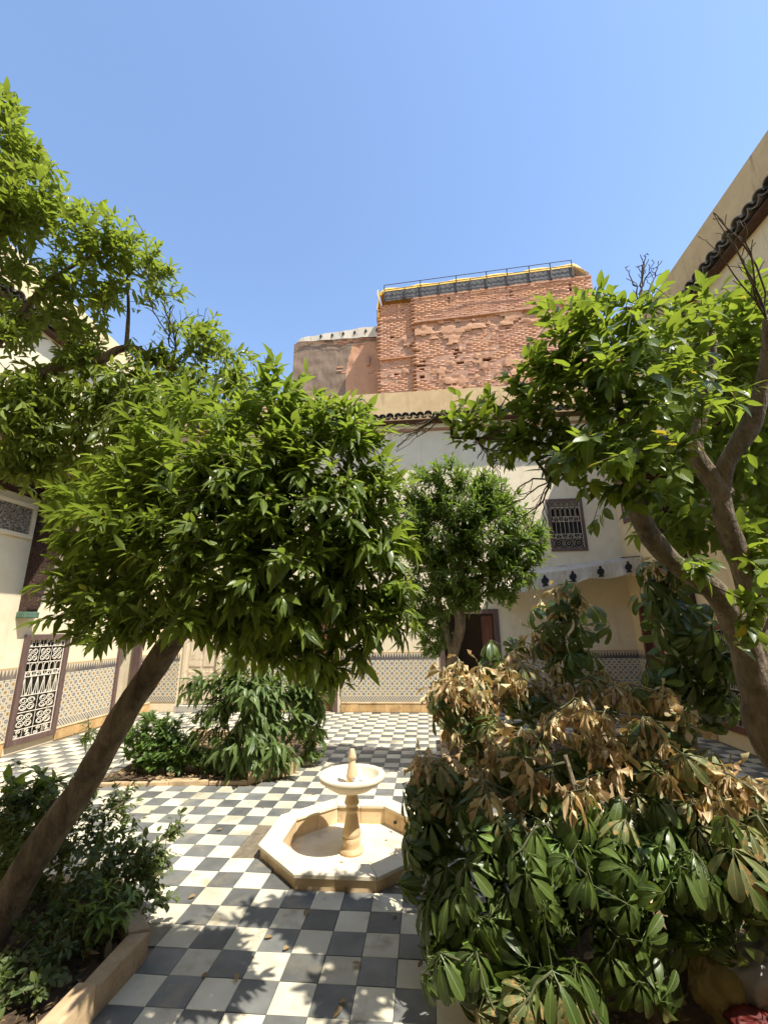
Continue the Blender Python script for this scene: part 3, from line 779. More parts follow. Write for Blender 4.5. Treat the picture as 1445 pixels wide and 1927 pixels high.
MB().box(XR+0.1, XR+0.14, DR[0]+0.08, DR[1]-0.08, 0.02, DR[3]-0.08).build('door_leaf', M['wood_red'], rb)
for (a, b) in ((YN+0.05, WR2[0]-0.02), (WR2[1]+0.02, DR[0]-0.02), (DR[1]+0.02, YF-0.02)):
    dado(rb, 'x', XR, -1, a, b); base_tiles(rb, 'x', XR, -1, a, b)
canopy(rb, XR, -1, YN, 8.1)
MB().box(XR-0.03, XR-0.002, YN, 8.4, 3.20, 3.84).build('carved_frieze', M['carved'], rb)
MB().box(XR-0.07, XR-0.002, YN, 8.4, 3.05, 3.197).build('moulding', M['cream_wall'], rb, bevel=0.02)
corbel(rb, XR, -1, 7.9)

# ================================================================== BUILDING BEHIND THE CAMERA
bb = empty('courtyard_building', (0, 0, 0), 0, 'cream building closing the court behind the viewer', 'building')
YB = -0.45
wm = MB(); wall_mesh(wm, 'y', YB, -0.45, XL-0.4, XR+0.4, -0.05, 6.72, [(-0.8, 0.8, 0.0, 2.4)]); wm.build('wall', M['cream_wall'], bb)
MB().box(XL-0.4, XR+0.4, YB-0.45, YB-0.02, 6.722, Z_PAR).build('parapet', M['ochre_wall'], bb)
door_frame(bb, 'y', YB, 1, -0.8, 0.8, 2.4, 0.10, M['frame_brown'])
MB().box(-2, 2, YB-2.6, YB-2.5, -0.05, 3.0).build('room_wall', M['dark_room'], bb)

# ================================================================== BRICK TOWER
TA = R(-4.0)
tw = empty('brick_tower', (0.0, 15.0, 0.0), TA, 'weathered orange brick tower rising behind the courtyard', 'tower')
TZ0, TZ1 = 6.0, 14.82
U0, U1 = 0.0, 6.85
LEDGE = 13.57
holes = [(2.72, 11.62, 0.17, 0.09), (1.55, 12.18, 0.13, 0.06), (1.62, 12.02, 0.17, 0.06), (1.50, 11.86, 0.08, 0.05), (1.70, 11.60, 0.14, 0.06), (0.22, 11.82, 0.16, 0.05), (0.20, 11.65, 0.19, 0.06), (0.17, 11.48, 0.14, 0.06), (0.22, 11.16, 0.10, 0.07), (0.12, 12.30, 0.13, 0.05),
         (1.42, 14.50, 0.06, 0.17), (3.84, 14.45, 0.06, 0.15), (6.04, 14.40, 0.06, 0.17), (5.4, 12.5, 0.1, 0.06), (4.3, 11.9, 0.12, 0.06), (3.6, 12.9, 0.1, 0.05)]
holesL = [(-0.78, 11.50, 0.11, 0.06), (-0.5, 14.35, 0.04, 0.16), (-0.95, 13.2, 0.08, 0.05)]
core = MB()
wall_mesh(core, 'y', 0.068, 1.2, U0, U1, TZ0, TZ1-0.05, [(h[0]-h[2], h[0]+h[2], h[1]-h[3], h[1]+h[3]) for h in holes])
wall_mesh(core, 'y', 0.228, 1.0, -1.44, U0-0.002, TZ0, TZ1-0.12, [(h[0]-h[2], h[0]+h[2], h[1]-h[3], h[1]+h[3]) for h in holesL])
core.box(-1.44, U1, 1.27, 5.0, TZ0, TZ1-0.12); core.build('core_wall', M['mortar'], tw)
def crack_u(z): return 2.86 + 0.10*math.sin(z*3.1) + 0.05*math.sin(z*9.7+1) + 0.03*math.sin(z*21)
def in_hole(u, z, hs, g=0.0): return any(abs(u-h[0]) < h[2]+g and abs(z-h[1]) < h[3]+g for h in hs)
def plaster_amount(u, z):
    if z > LEDGE-0.02: return -1
    n = 0.55*vnoise((u, z*1.3, 0), 0.8, 3) + 0.35*vnoise((u, z*1.8, 0), 2.3, 5) + 0.22*vnoise((u*0.7, z*3, 0), 6.5, 8)
    base = 0.02 if z < 12.0 else (-0.16 if z < 13.0 else 0.08)
    if u < 0: base = -0.08 if z < 13.2 else -0.6
    return n + base
# bricks
bm_cache = {}
def brick_mesh(k):
    if k not in bm_cache:
        rr = np.random.default_rng(k+50); m = MB(); j = rr.normal(0, 0.006, (8, 3))
        m.box(-0.5, 0.5, 0, 1, -0.5, 0.5); bm = []
        for i, v in enumerate(m.v):
            s_ = 0.965 if v[1] == 0 else 1.0
            m.v[i] = ((v[0]*s_)*0.266+j[i][0], v[1]*0.13+j[i][1]*0.6, v[2]*s_*0.070+j[i][2]*0.7)
        bm_cache[k] = m.mesh('brick', M['brick'])
    return bm_cache[k]
bricks = []
course = 0.082
def lay(ua, ub, y_face, hs):
    zc = 9.6; row = 0
    while zc < TZ1-0.03:
        u = ua + (0.0 if row % 2 else 0.14)
        while u < ub-0.05:
            ln = 0.28
            pa = plaster_amount(u, zc)
            if pa < 0.10 and not in_hole(u, zc, hs, 0.0) and not (ua >= 0 and abs(u-crack_u(zc)) < 0.05 and zc < 12.5):
                proud = 0.010*vnoise((u, zc, 0), 3.0, 2) + rng.normal(0, 0.004)
                proud -= 0.02 if pa > -0.1 and zc < LEDGE else 0.0
                miss = rng.random() < 0.03
                if not miss:
                    mt = Matrix.Translation((u+0.0+rng.normal(0, 0.008), y_face - proud, zc+rng.normal(0, 0.006)+0.014*math.sin(u*1.7))) @ Matrix.Rotation(rng.normal(0, 0.02), 4, 'Y') @ Matrix.Diagonal((1+rng.normal(0, 0.07), 1, 1+rng.normal(0, 0.10), 1))
                    bricks.append((mt, int(rng.integers(0, 6)), abs(u-3)+abs(zc-13.6)*2.2))
            u += ln
        zc += course; row += 1
lay(U0, U1-0.02, 0.050, holes); lay(-1.44, -0.02, 0.210, holesL)
bricks.sort(key=lambda t: t[2] if t[0].translation.z > 10.6 else 99)
rest = {}
for k, (mt, v, _) in enumerate(bricks):
    if k < 300: inst('brick', brick_mesh(v), tw, mt)
    else: rest.setdefault(v, []).append(np.array(mt))
allr = [a for l_ in rest.values() for a in l_]
join_insts('brickwork', brick_mesh(0), allr, tw)
# side faces of the tower (bricks only in relief by material), worn plaster skin
def plaster_skin(ua, ub, y_face, hs, name):
    du = 0.05; nu = int((ub-ua)/du); nz = int((LEDGE-0.02-9.6)/du)
    V = np.zeros(((nu+1)*(nz+1), 3)); keep = np.zeros((nu+1, nz+1), bool)
    for i in range(nu+1):
        for j in range(nz+1):
            u = ua+i*du; z = 9.6+j*du; p = plaster_amount(u, z)
            keep[i, j] = p > 0.04 and not in_hole(u, z, hs, 0.01) and not (ua >= 0 and abs(u-crack_u(z)) < 0.035 and z < 12.5)
            V[i*(nz+1)+j] = (u, y_face - 0.012*vnoise((u, z, 1), 2.0, 4) - 0.006*vnoise((u, z, 1), 9, 4) + (0.03 if p < 0.14 else 0), z)
    Q = [(i*(nz+1)+j, (i+1)*(nz+1)+j, (i+1)*(nz+1)+j+1, i*(nz+1)+j+1) for i in range(nu) for j in range(nz) if keep[i, j] and keep[i+1, j] and keep[i, j+1] and keep[i+1, j+1]]
    o = bpy.data.objects.new(name, np_mesh(name, V, None, Q, [M['render_orange']], smooth=True)); link(o, tw)
plaster_skin(U0, U1, -0.012, holes, 'plaster'); plaster_skin(-1.44, -0.01, 0.15, holesL, 'plaster')
lg = MB(); 
for i in range(24):
    a = U0-0.03+i*(U1+0.03)/24; b = a+(U1+0.03)/24-0.004; d = rng.normal(0, 0.008); lg.box(a, b, -0.07+d, 0.10, LEDGE-0.03+d, LEDGE+0.035+d*0.6)
lg.build('ledge', M['mortar'], tw, bevel=0.008)
MB().box(-1.46, -0.004, 0.12, 0.30, 12.14, 12.19).build('ledge', M['render_orange'], tw, bevel=0.008)
cp_ = MB(); V = []
for i in range(70):
    a = U0+i*U1/70; hgt = 0.03+0.03*rng.random(); cp_.box(a, a+U1/70-0.003, 0.02+0.02*rng.random(), 0.4, TZ1-0.08, TZ1-0.05+hgt)
cp_.build('coping', M['brick'], tw)
MB().box(U0, U1, 0.12, 5.0, TZ1-0.048, TZ1-0.03).build('terrace', M['cement'], tw)
# cables sagging over the brickwork
def cable(pts, r=0.012):
    MB().tube(pts, r, 5).build('cable', M['mortar'], tw)
cable([(-1.4+i*0.17, -0.05+(0.13 if i < 9 else 0), 14.28+0.0*i+0.10*math.sin(i*0.35)+0.006*i) for i in range(47)])
cable([(0.1+i*0.2, -0.07, 14.42+0.06*math.sin(i*0.5+1)+0.007*i) for i in range(33)])
cable([(-1.2+i*0.1, 0.05, 13.9+0.04*i) for i in range(11)])
# terrace screen: posts, rails, grey panels, yellow tarpaulin
scr = empty('terrace_screen', (0.0, 15.0, TZ1), TA, 'terrace screen of grey mesh panels under a yellow tarpaulin on the tower', 'screen')
ZS = 0.0
uu = [-1.20, -0.35, 0.30, 1.05, 1.75, 2.3, 2.95, 3.75, 4.6, 5.4, 6.2]
sy0 = 0.0
for i, u in enumerate(uu):
    MB().box(u-0.018, u+0.018, sy0-0.02, sy0+0.02, -0.03, 0.74 if i % 2 == 0 or i > 5 else 0.52).build('post', M['metal_dark'], scr)
for z_ in (0.02, 0.50, 0.74): MB().tube([(uu[0], sy0-0.03, z_), (uu[-1], sy0-0.03, z_)], 0.014, 6).build('rail', M['metal_dark'], scr)
for i in range(len(uu)-1):
    a, b = uu[i]+0.02, uu[i+1]-0.02; nn = max(6, int((b-a)/0.06)); V = []; Q = []
    for k in range(nn+1):
        for q in range(7):
            u = a+(b-a)*k/nn; z_ = 0.0+0.49*q/6; V.append((u, sy0+0.045+0.008*math.sin(u*31)+0.012*vnoise((u, z_, 0), 6), z_))
    Q = [(k*7+q, (k+1)*7+q, (k+1)*7+q+1, k*7+q+1) for k in range(nn) for q in range(6)]
    o = bpy.data.objects.new('mesh_panel', np_mesh('mesh_panel', V, None, Q, [M['mesh_grey']], True)); link(o, scr)
V = []; nn = 90
for k in range(nn+1):
    for q in range(9):
        t = q/8; u = -1.42+(6.62+1.42)*k/nn
        droop = 0.03*math.sin(u*4.2)+0.03*vnoise((u, t, 0), 2.2)
        endl = max(0, 1-(u+1.42)/0.25); endr = max(0, (u-6.2)/0.42)
        y_ = 0.06+0.05*min(1, t*2.7)+2.4*max(0, t-0.37) - 0.05*endl; z_ = 0.45+0.24*min(1, t*2.7) - 0.15*max(0, t-0.37) + droop*(0.3+0.7*min(1, t*2.7)) - 0.20*endl - 0.34*endr**2
        V.append((u, y_, z_))
Q = [(k*9+q, (k+1)*9+q, (k+1)*9+q+1, k*9+q+1) for k in range(nn) for q in range(8)]
o = bpy.data.objects.new('tarpaulin', np_mesh('tarpaulin', V, None, Q, [M['tarp_yellow']], True)); link(o, scr)
o.modifiers.new('solid', 'SOLIDIFY').thickness = 0.006
V = []
for k in range(15):
    for q in range(9):
        t = q/8; z_ = 0.62-1.35*k/14; V.append((-1.47-0.03*math.sin(k*0.9+t*4)-0.03*k/14, 0.02+1.6*t, z_))
Q = [(k*9+q, (k+1)*9+q, (k+1)*9+q+1, k*9+q+1) for k in range(14) for q in range(8)]
o = bpy.data.objects.new('side_tarpaulin', np_mesh('side_tarpaulin', V, None, Q, [M['tarp_yellow']], True)); link(o, scr); o.modifiers.new('solid', 'SOLIDIFY').thickness = 0.006
V = []
for k in range(9):
    for q in range(7):
        t = q/6; V.append((6.25+0.55*k/8, 0.02+0.10*math.sin(q)+0.8*t, 0.50-0.42*(k/8)**1.5+0.05*vnoise((k, q, 0), 0.7)))
Q = [(k*7+q, (k+1)*7+q, (k+1)*7+q+1, k*7+q+1) for k in range(8) for q in range(6)]
o = bpy.data.objects.new('loose_cloth', np_mesh('loose_cloth', V, None, Q, [M['canvas']], True)); link(o, scr); o.modifiers.new('solid', 'SOLIDIFY').thickness = 0.006
# ---- lower wing beside the tower
wg = empty('tower_wing', (-5.4, 16.5, 0), 0, 'lower grey and orange rendered wall left of the brick tower', 'wall')
def wing():
    n1, n2 = 84, 70; V = []; 
    for i in range(n1+1):
        for j in range(n2+1):
            u = 4.3*i/n1; z = 6.0+(14.30+0.06*vnoise((u, 0, 0), 1.5)-(0.22*max(0, 1-u/0.35)) - 6.0)*j/n2
            lump = 0.05*vnoise((u, z, 0), 2.2, 1)+0.03*vnoise((u, z*1.5, 0), 8, 2)
            V.append((u, 0.0-lump, z))
    Q = [(i*(n2+1)+j, (i+1)*(n2+1)+j, (i+1)*(n2+1)+j+1, i*(n2+1)+j+1) for i in range(n1) for j in range(n2)]
    mi = []
    for i in range(n1):
        for j in range(n2):
            u = 4.3*(i+0.5)/n1; z = 6.0+8.3*(j+0.5)/n2
            edge = 2.35+0.06*vnoise((u, z, 3), 4) + (max(0, z-12.2)*0.12) + 0.12*vnoise((u, z, 5), 1.5)
            mi.append(1 if u > edge and z < 13.95+0.1*vnoise((u, z, 0), 3) else 0)
    o = bpy.data.objects.new('wall', np_mesh('wall', V, None, Q, [M['cement'], M['render_orange']], True, mi)); link(o, wg)
    MB().box(0.03, 4.3, 0.12, 4.0, 6.0, 13.95).build('core_wall', M['cement'], wg)
    nt2 = MB(); nt2.box(3.28, 3.42, -0.10, 0.0, 12.72, 13.20); nt2.build('blind_niche', M['mortar'], wg, bevel=0.03)
    for k in range(40):
        u = 1.9+rng.random()*2.3; z = 13.85+0.4*rng.random() if k < 34 else 12.3+1.2*rng.random()
        inst('brick', brick_mesh(k % 6), wg, Matrix.Translation((u, -0.035-0.05*vnoise((u, z, 0), 2.2, 1)-0.03*vnoise((u, z*1.5, 0), 8, 2)+0.02, z)) @ Matrix.Rotation(rng.normal(0, 0.03), 4, 'Y'))
    MB().tube([(0.02+i*0.18, -0.08, 14.0+0.10*math.sin(i*0.45)-0.14*math.exp(-i*0.4)) for i in range(24)], 0.012, 5).build('cable', M['mortar'], wg)
wing()
# canvas strip with black lantern motifs along the wing's top
def motif_poly(s):
    pts = [(-0.30, -0.5), (0.30, -0.5), (0.22, -0.38), (0.12, -0.34), (0.30, -0.16), (0.34, 0.06), (0.22, 0.24), (0.10, 0.30), (0.14, 0.40), (0.0, 0.56), (-0.14, 0.40), (-0.10, 0.30), (-0.22, 0.24), (-0.34, 0.06), (-0.30, -0.16), (-0.12, -0.34), (-0.22, -0.38)]
    return [(x*s, z*s) for x, z in pts]
cv = empty('canvas_strip', (-5.4, 16.5, 14.2), 0, 'white canvas strip with small black lantern motifs on the lower wall top', 'canvas')
V = []
def cvp(u, t):
    top = 0.13+0.10*u-0.02*max(0, u-3) if u > 0.5 else 0.02+0.32*u
    return (u+0.2, -0.10-0.02*math.sin(u*7)-0.02*t, -0.06+(top+0.06)*t+0.02*math.sin(u*5.3)*t)
for k in range(61):
    for q in range(6): V.append(cvp(4.05*k/60, q/5))
Q = [(k*6+q, (k+1)*6+q, (k+1)*6+q+1, k*6+q+1) for k in range(60) for q in range(5)]
o = bpy.data.objects.new('canvas_sheet', np_mesh('canvas_sheet', V, None, Q, [M['canvas']], True)); link(o, cv)
for k in range(6):
    u = 1.05+0.5*k; x, y, z = cvp(u, 0.55); m = MB()
    pl = motif_poly(0.19); m.quad(*[(x+px, y-0.03, z+0.01+pz) for px, pz in pl]); m.build('lantern_motif', M['print_black'], cv)

# ================================================================== AWNING IN THE FAR CORNER
aw = empty('awning', (2.2, YF, 3.2), 0, 'sagging cream awning with black lantern motifs on its valance in the far corner', 'awning')
AX0, AX1 = 0.0, 2.26
def awz(t): return 2.80-3.2 + 0.31*t - 0.07*math.sin(math.pi*t)*0.6
V = []
for i in range(41):
    for j in range(9):
        t = i/40; q = j/8; x = AX0+(AX1-AX0)*t
        V.append((x, -0.012-0.86*q, (2.98+0.24*t-3.2)*(1-q)+awz(t)*q - 0.05*math.sin(math.pi*q)))
Q = [(i*9+j, (i+1)*9+j, (i+1)*9+j+1, i*9+j+1) for i in range(40) for j in range(8)]
o = bpy.data.objects.new('awning_cloth', np_mesh('awning_cloth', V, None, Q, [M['canvas']], True)); link(o, aw)
def valp(t, q):
    x = AX0+(AX1-AX0)*t
    low = 0.29+0.035*math.sin(t*9)+0.02*math.sin(t*21)
    return (x, -0.875-0.03*math.sin(t*17)*q-0.015*math.sin(t*40)*q, awz(t)-low*q)
V = [valp(i/80, j/6) for i in range(81) for j in range(7)]
Q = [(i*7+j, (i+1)*7+j, (i+1)*7+j+1, i*7+j+1) for i in range(80) for j in range(6)]
o = bpy.data.objects.new('valance', np_mesh('valance', V, None, Q, [M['canvas']], True)); link(o, aw)
for t in (0.12, 0.37, 0.62, 0.86):
    x, y, z = valp(t, 0.5); m = MB(); pl = motif_poly(0.22); m.quad(*[(x+px, y-0.035, z+pz+0.13*px) for px, pz in pl]); m.build('lantern_motif', M['print_black'], aw)
for t in (0.02, 0.98):
    MB().tube([(AX0+(AX1-AX0)*t, -0.01, 2.98+0.24*t-3.2), (AX0+(AX1-AX0)*t, -0.87, awz(t)+0.01)], 0.012, 6).build('awning_arm', M['metal_dark'], aw)
# short scalloped canvas beside it
aw2 = empty('scalloped_awning', (1.55, YF, 2.75), 0, 'short pale scalloped awning beside the dark doorway', 'awning')
V = []
for i in range(61):
    for j in range(8):
        t = i/60; x = 0.62*t; q = j/7; sc = 0.035*abs(math.sin(t*math.pi*6))
        if j < 5: V.append((x, -0.012-0.55*(j/4), 0.0-0.20*(j/4)))
        else: V.append((x, -0.565-0.004*j, -0.20-(0.075+sc)*(j-4)/3))
Q = [(i*8+j, (i+1)*8+j, (i+1)*8+j+1, i*8+j+1) for i in range(60) for j in range(7)]
o = bpy.data.objects.new('awning_cloth', np_mesh('awning_cloth', V, None, Q, [M['canvas']], False)); link(o, aw2)

# ================================================================== FOUNTAIN
fo = empty('fountain', (FC[0], FC[1], 0), 0, 'octagonal stone fountain basin with pedestal bowl in the tiled courtyard', 'fountain')
def octo(ap): 
    r = ap/math.cos(math.pi/8); return [(r*math.cos(math.pi/8+i*math.pi/4), r*math.sin(math.pi/8+i*math.pi/4)) for i in range(8)]
RO, RI, ZR, ZB = 0.71, 0.54, 0.088, -0.07
Oo, Oi = octo(RO), octo(RI)
Ow, Oiw = octo(RO-0.018), octo(RI+0.012)
for i in range(8):
    j = (i+1) % 8
    a, b, c, d = Vector(Oo[i]), Vector(Oo[j]), Vector(Oi[j]), Vector(Oi[i])
    for (t0, t1) in ((0.0, 0.5), (0.5, 1.0)):
        e = 0.0035
        P4 = [a.lerp(b, t0+e), a.lerp(b, t1-e), d.lerp(c, t1-e), d.lerp(c, t0+e)]
        MB().prism([tuple(p) for p in P4], ZR-0.026, ZR+rng.normal(0, 0.0015)).build('rim_slab', M['stone_pale'], fo, bevel=0.004)
    a, b = Vector(Ow[i]), Vector(Ow[j]); c, d = Vector(Oiw[j]), Vector(Oiw[i])
    nn = (a+b).normalized()
    for (t0, t1) in ((0.0, 0.5), (0.5, 1.0)):
        p, q = a.lerp(b, t0+0.003), a.lerp(b, t1-0.003)
        MB().prism([tuple(p), tuple(q), tuple(q-nn*0.02), tuple(p-nn*0.02)], -0.05, ZR-0.028).build('outer_facing', M['stone'], fo)
        p, q = d.lerp(c, t0+0.003), d.lerp(c, t1-0.003)
        MB().prism([tuple(q), tuple(p), tuple(p+nn*0.02), tuple(q+nn*0.02)], ZB, ZR-0.028).build('inner_facing', M['stone'], fo)
cm = MB()
for i in range(8):
    j = (i+1) % 8; oA = [Vector(x)*0.965 for x in Oo]; iA = [Vector(x)*1.07 for x in Oi]
    cm.prism([tuple(oA[i]), tuple(oA[j]), tuple(iA[j]), tuple(iA[i])], -0.05, ZR-0.03)
cm.build('basin_core', M['mortar'], fo)
MB().prism(octo(RI+0.015), ZB-0.03, ZB).build('basin_floor', M['stone_pale'], fo)
prof = [(0.0, ZB+0.001), (0.098, ZB+0.001), (0.100, ZB+0.022), (0.074, ZB+0.034), (0.070, ZB+0.045), (0.076, ZB+0.075), (0.080, ZB+0.105), (0.072, ZB+0.112), (0.068, ZB+0.120), (0.078, ZB+0.135), (0.076, ZB+0.150), (0.060, ZB+0.215), (0.047, ZB+0.285), (0.044, ZB+0.300), (0.054, ZB+0.308), (0.056, ZB+0.322), (0.048, ZB+0.335), (0.046, ZB+0.342), (0.062, ZB+0.362), (0.064, ZB+0.374), (0.046, ZB+0.425), (0.044, ZB+0.435), (0.062, ZB+0.452), (0.075, ZB+0.465)]
MB().lathe(prof, 40).build('pedestal', M['stone'], fo, smooth=True)
ZBW = 0.47
prof = [(0.0, ZBW-0.085), (0.05, ZBW-0.090), (0.10, ZBW-0.086), (0.17, ZBW-0.062), (0.235, ZBW-0.022), (0.270, ZBW+0.004), (0.274, ZBW+0.010), (0.286, ZBW+0.014), (0.292, ZBW+0.030), (0.290, ZBW+0.046), (0.284, ZBW+0.054), (0.238, ZBW+0.054), (0.231, ZBW+0.048), (0.222, ZBW+0.025), (0.18, ZBW-0.012), (0.13, ZBW-0.030), (0.06, ZBW-0.036), (0.0, ZBW-0.037)]
MB().lathe(prof, 64).build('bowl', M['stone_pale'], fo, smooth=True)
zb = ZBW-0.036
prof = [(0.0, zb), (0.05, zb), (0.046, zb+0.05), (0.050, zb+0.062), (0.050, zb+0.075), (0.047, zb+0.085), (0.028, zb+0.185), (0.026, zb+0.20), (0.037, zb+0.21), (0.038, zb+0.222), (0.021, zb+0.275), (0.019, zb+0.282), (0.013, zb+0.283), (0.012, zb+0.26)]
MB().lathe(prof, 32).build('spindle', M['stone'], fo, smooth=True)
MB().tube([(-0.09, 0.515, 0.02), (-0.09, 0.492, 0.02)], 0.018, 12).build('drain_hole', M['print_black'], fo)
MB().tube([(0.355, 0.37, 0.02), (0.34, 0.355, 0.02)], 0.014, 12).build('drain_hole', M['print_black'], fo)
def crumple(name, loc, r, mat, label, cat, seed, sub=3, amp=0.35, flat=(1, 1, 1)):
    import bmesh
    bm = bmesh.new(); bmesh.ops.create_icosphere(bm, subdivisions=sub, radius=1.0)
    for v in bm.verts:
        p = v.co.copy(); q = Vector((p.x+0.5*vnoise(p, 1.3, seed+4), p.y+0.5*vnoise(p, 1.3, seed+5), p.z*0.45)); d = 1+amp*(0.8*vnoise(p, 1.2, seed)+0.9*(0.35-abs(vnoise(q, 2.6, seed+1)))+0.35*(0.3-abs(vnoise(q, 6, seed+2))))
        v.co = Vector((p.x*d*r*flat[0], p.y*d*r*flat[1], p.z*d*r*flat[2]))
    zmin = min(v.co.z for v in bm.verts)
    for v in bm.verts: v.co.z -= zmin
    me = bpy.data.meshes.new(name); bm.to_mesh(me); bm.free(); me.materials.append(mat)
    me.polygons.foreach_set('use_smooth', [True]*len(me.polygons))
    o = bpy.data.objects.new(name, me); link(o); o.location = loc; tag(o, label, cat); return o
crumple('crumpled_paper', (FC[0]+0.085, FC[1]-0.10, ZBW-0.03), 0.042, M['paper'], 'crumpled grey-white paper lying in the fountain bowl', 'paper', 3, 4, 0.55, (1.5, 1, 0.85))
crumple('crumpled_bag', (-0.02, 3.62, 0.0), 0.075, M['paper'], 'crumpled pale plastic bag on the tiles against the fountain', 'bag', 9, 4, 0.5, (1.5, 0.8, 0.5))
crumple('sack', (1.42, 2.58, 0.05), 0.18, M['sack_grey'], 'crumpled grey sack lying under the umbrella plant', 'sack', 5, 5, 0.4, (1.25, 0.8, 0.75))
crumple('sack', (1.23, 2.56, 0.05), 0.11, M['sack_yellow'], 'straw-yellow folded sack under the dry hanging leaves', 'sack', 15, 5, 0.4, (0.9, 0.8, 1.1))
crumple('bag', (1.30, 2.44, 0.05), 0.08, M['sack_red'], 'dark red plastic bag beside the grey sack', 'bag', 25, 5, 0.35, (1.2, 0.8, 0.8))

# ================================================================== FOLIAGE TOOLS
def leaf_template(ws, curl=0.25, fold=0.25, ts=(0.0, 0.22, 0.5, 0.78, 1.0), wave=0.0, seed=0):
    """unit-length blade along +x, width factor ws (half width / length), normal +z"""
    rr = np.random.default_rng(seed)
    V = [(0, 0, 0)]
    for k, t in enumerate(ts[1:-1]):
        z = -curl*t*t; wv = ws[k]; o = wave*rr.normal(0, 1)
        V += [(t, wv, z+fold*wv+o*0.05), (t, 0, z), (t, -wv, z+fold*wv-o*0.05)]
    V.append((1, 0, -curl)); e = len(V)-1; n = len(ts)-2
    T = [(0, 2, 1), (0, 3, 2)]; Q = []
    for k in range(n-1):
        a = 1+3*k; Q += [(a, a+1, a+4, a+3), (a+1, a+2, a+5, a+4)]
    a = 1+3*(n-1); T += [(a, a+1, e), (a+1, a+2, e)]
    V = np.array(V, float); wm = max(np.abs(V[:, 1]).max(), 1e-4)
    UVS[V.tobytes()] = np.stack([V[:, 0], 0.5+0.5*V[:, 1]/wm], -1)
    return V, np.array(T), np.array(Q)
UVS = {}
def norm(a): return a/np.maximum(np.linalg.norm(a, axis=-1, keepdims=True), 1e-9)
def frames(axis, normal):
    a = norm(axis); n = norm(normal-(normal*a).sum(-1, keepdims=True)*a); b = np.cross(n, a); return a, b, n
def leaves_mesh(name, tmpls, which, pos, A, B, N, L, mats):
    Vs, Ts, Qs, Us = [], [], [], []; off = 0
    for k, (V, T, Q) in enumerate(tmpls):
        s = which == k; c = int(s.sum())
        if not c: continue
        P = pos[s][:, None] + L[s][:, None, None]*(V[None, :, 0:1]*A[s][:, None] + V[None, :, 1:2]*B[s][:, None] + V[None, :, 2:3]*N[s][:, None])
        o = off+(np.arange(c)*len(V))[:, None, None]
        Us.append(np.tile(UVS[V.tobytes()], (c, 1))); Vs.append(P.reshape(-1, 3)); Ts.append((T[None]+o).reshape(-1, 3)); Qs.append((Q[None]+o).reshape(-1, 4)); off += c*len(V)
    return np_mesh(name, np.concatenate(Vs), np.concatenate(Ts), np.concatenate(Qs), mats, True, uv=np.concatenate(Us))
def sample_blobs(blobs, n, shell=0.55, flat=1.0):
    """n points spread through the union of spheres, mostly in the outer shell"""
    B = np.array([b[:4] for b in blobs], float)
    w_ = B[:, 3]**2.2; w_ /= w_.sum(); out = []
    while len(out) < n:
        k = rng.choice(len(B), p=w_); d = norm(rng.normal(size=3)); r = B[k, 3]*(1-(1-shell)*rng.random()**1.3)
        r *= 0.86+0.36*rng.random()
        if rng.random() < 0.12: r *= 1.12
        p = B[k, :3]+d*r
        # drop points deep inside other blobs
        q = np.linalg.norm(B[:, :3]-p, axis=1)/B[:, 3]; q[k] = 9
        if q.min() < shell*0.8 and rng.random() < 0.75: continue
        if p[2] < 0.1: continue
        out.append(p)
    return np.array(out)
def grow(trunks, targets, step=0.12, bow=0.25, jitter=0.012):
    """connect every target to the nearest existing wood; returns nodes, parents"""
    P = []; par = []; fixed = []
    for tk in trunks:
        base = len(P)
        for i, p in enumerate(tk):
            P.append(np.array(p[:3], float)); par.append(-1 if i == 0 else base+i-1); fixed.append(True)
    cap = len(P)+len(targets)*30; A = np.full((cap, 3), 1e6); A[:len(P)] = P; cnt = len(P)
    tk_end = np.array([t[-1][:3] for t in trunks])
    order = np.argsort(np.min(np.linalg.norm(targets[:, None]-A[None, :cnt][:, :cnt], axis=2), axis=1)) if cnt < 400 else np.arange(len(targets))
    tips = []
    for ti in order:
        t = targets[ti]; d = np.linalg.norm(A[:cnt]-t, axis=1); k = int(np.argmin(d)); dist = d[k]
        n = max(1, int(dist/step)); a = A[k].copy()
        pk = par[k]; dirp = norm(a-A[pk]) if pk >= 0 else norm(t-a)
        prev = k
        for i in range(1, n+1):
            s = i/n; b = a+(t-a)*s + dirp*dist*bow*s*(1-s)
            if i < n: b = b+rng.normal(0, jitter, 3)
            A[cnt] = b; par.append(prev); prev = cnt; cnt += 1
        tips.append((ti, prev))
    return A[:cnt], np.array(par), len(P), tips
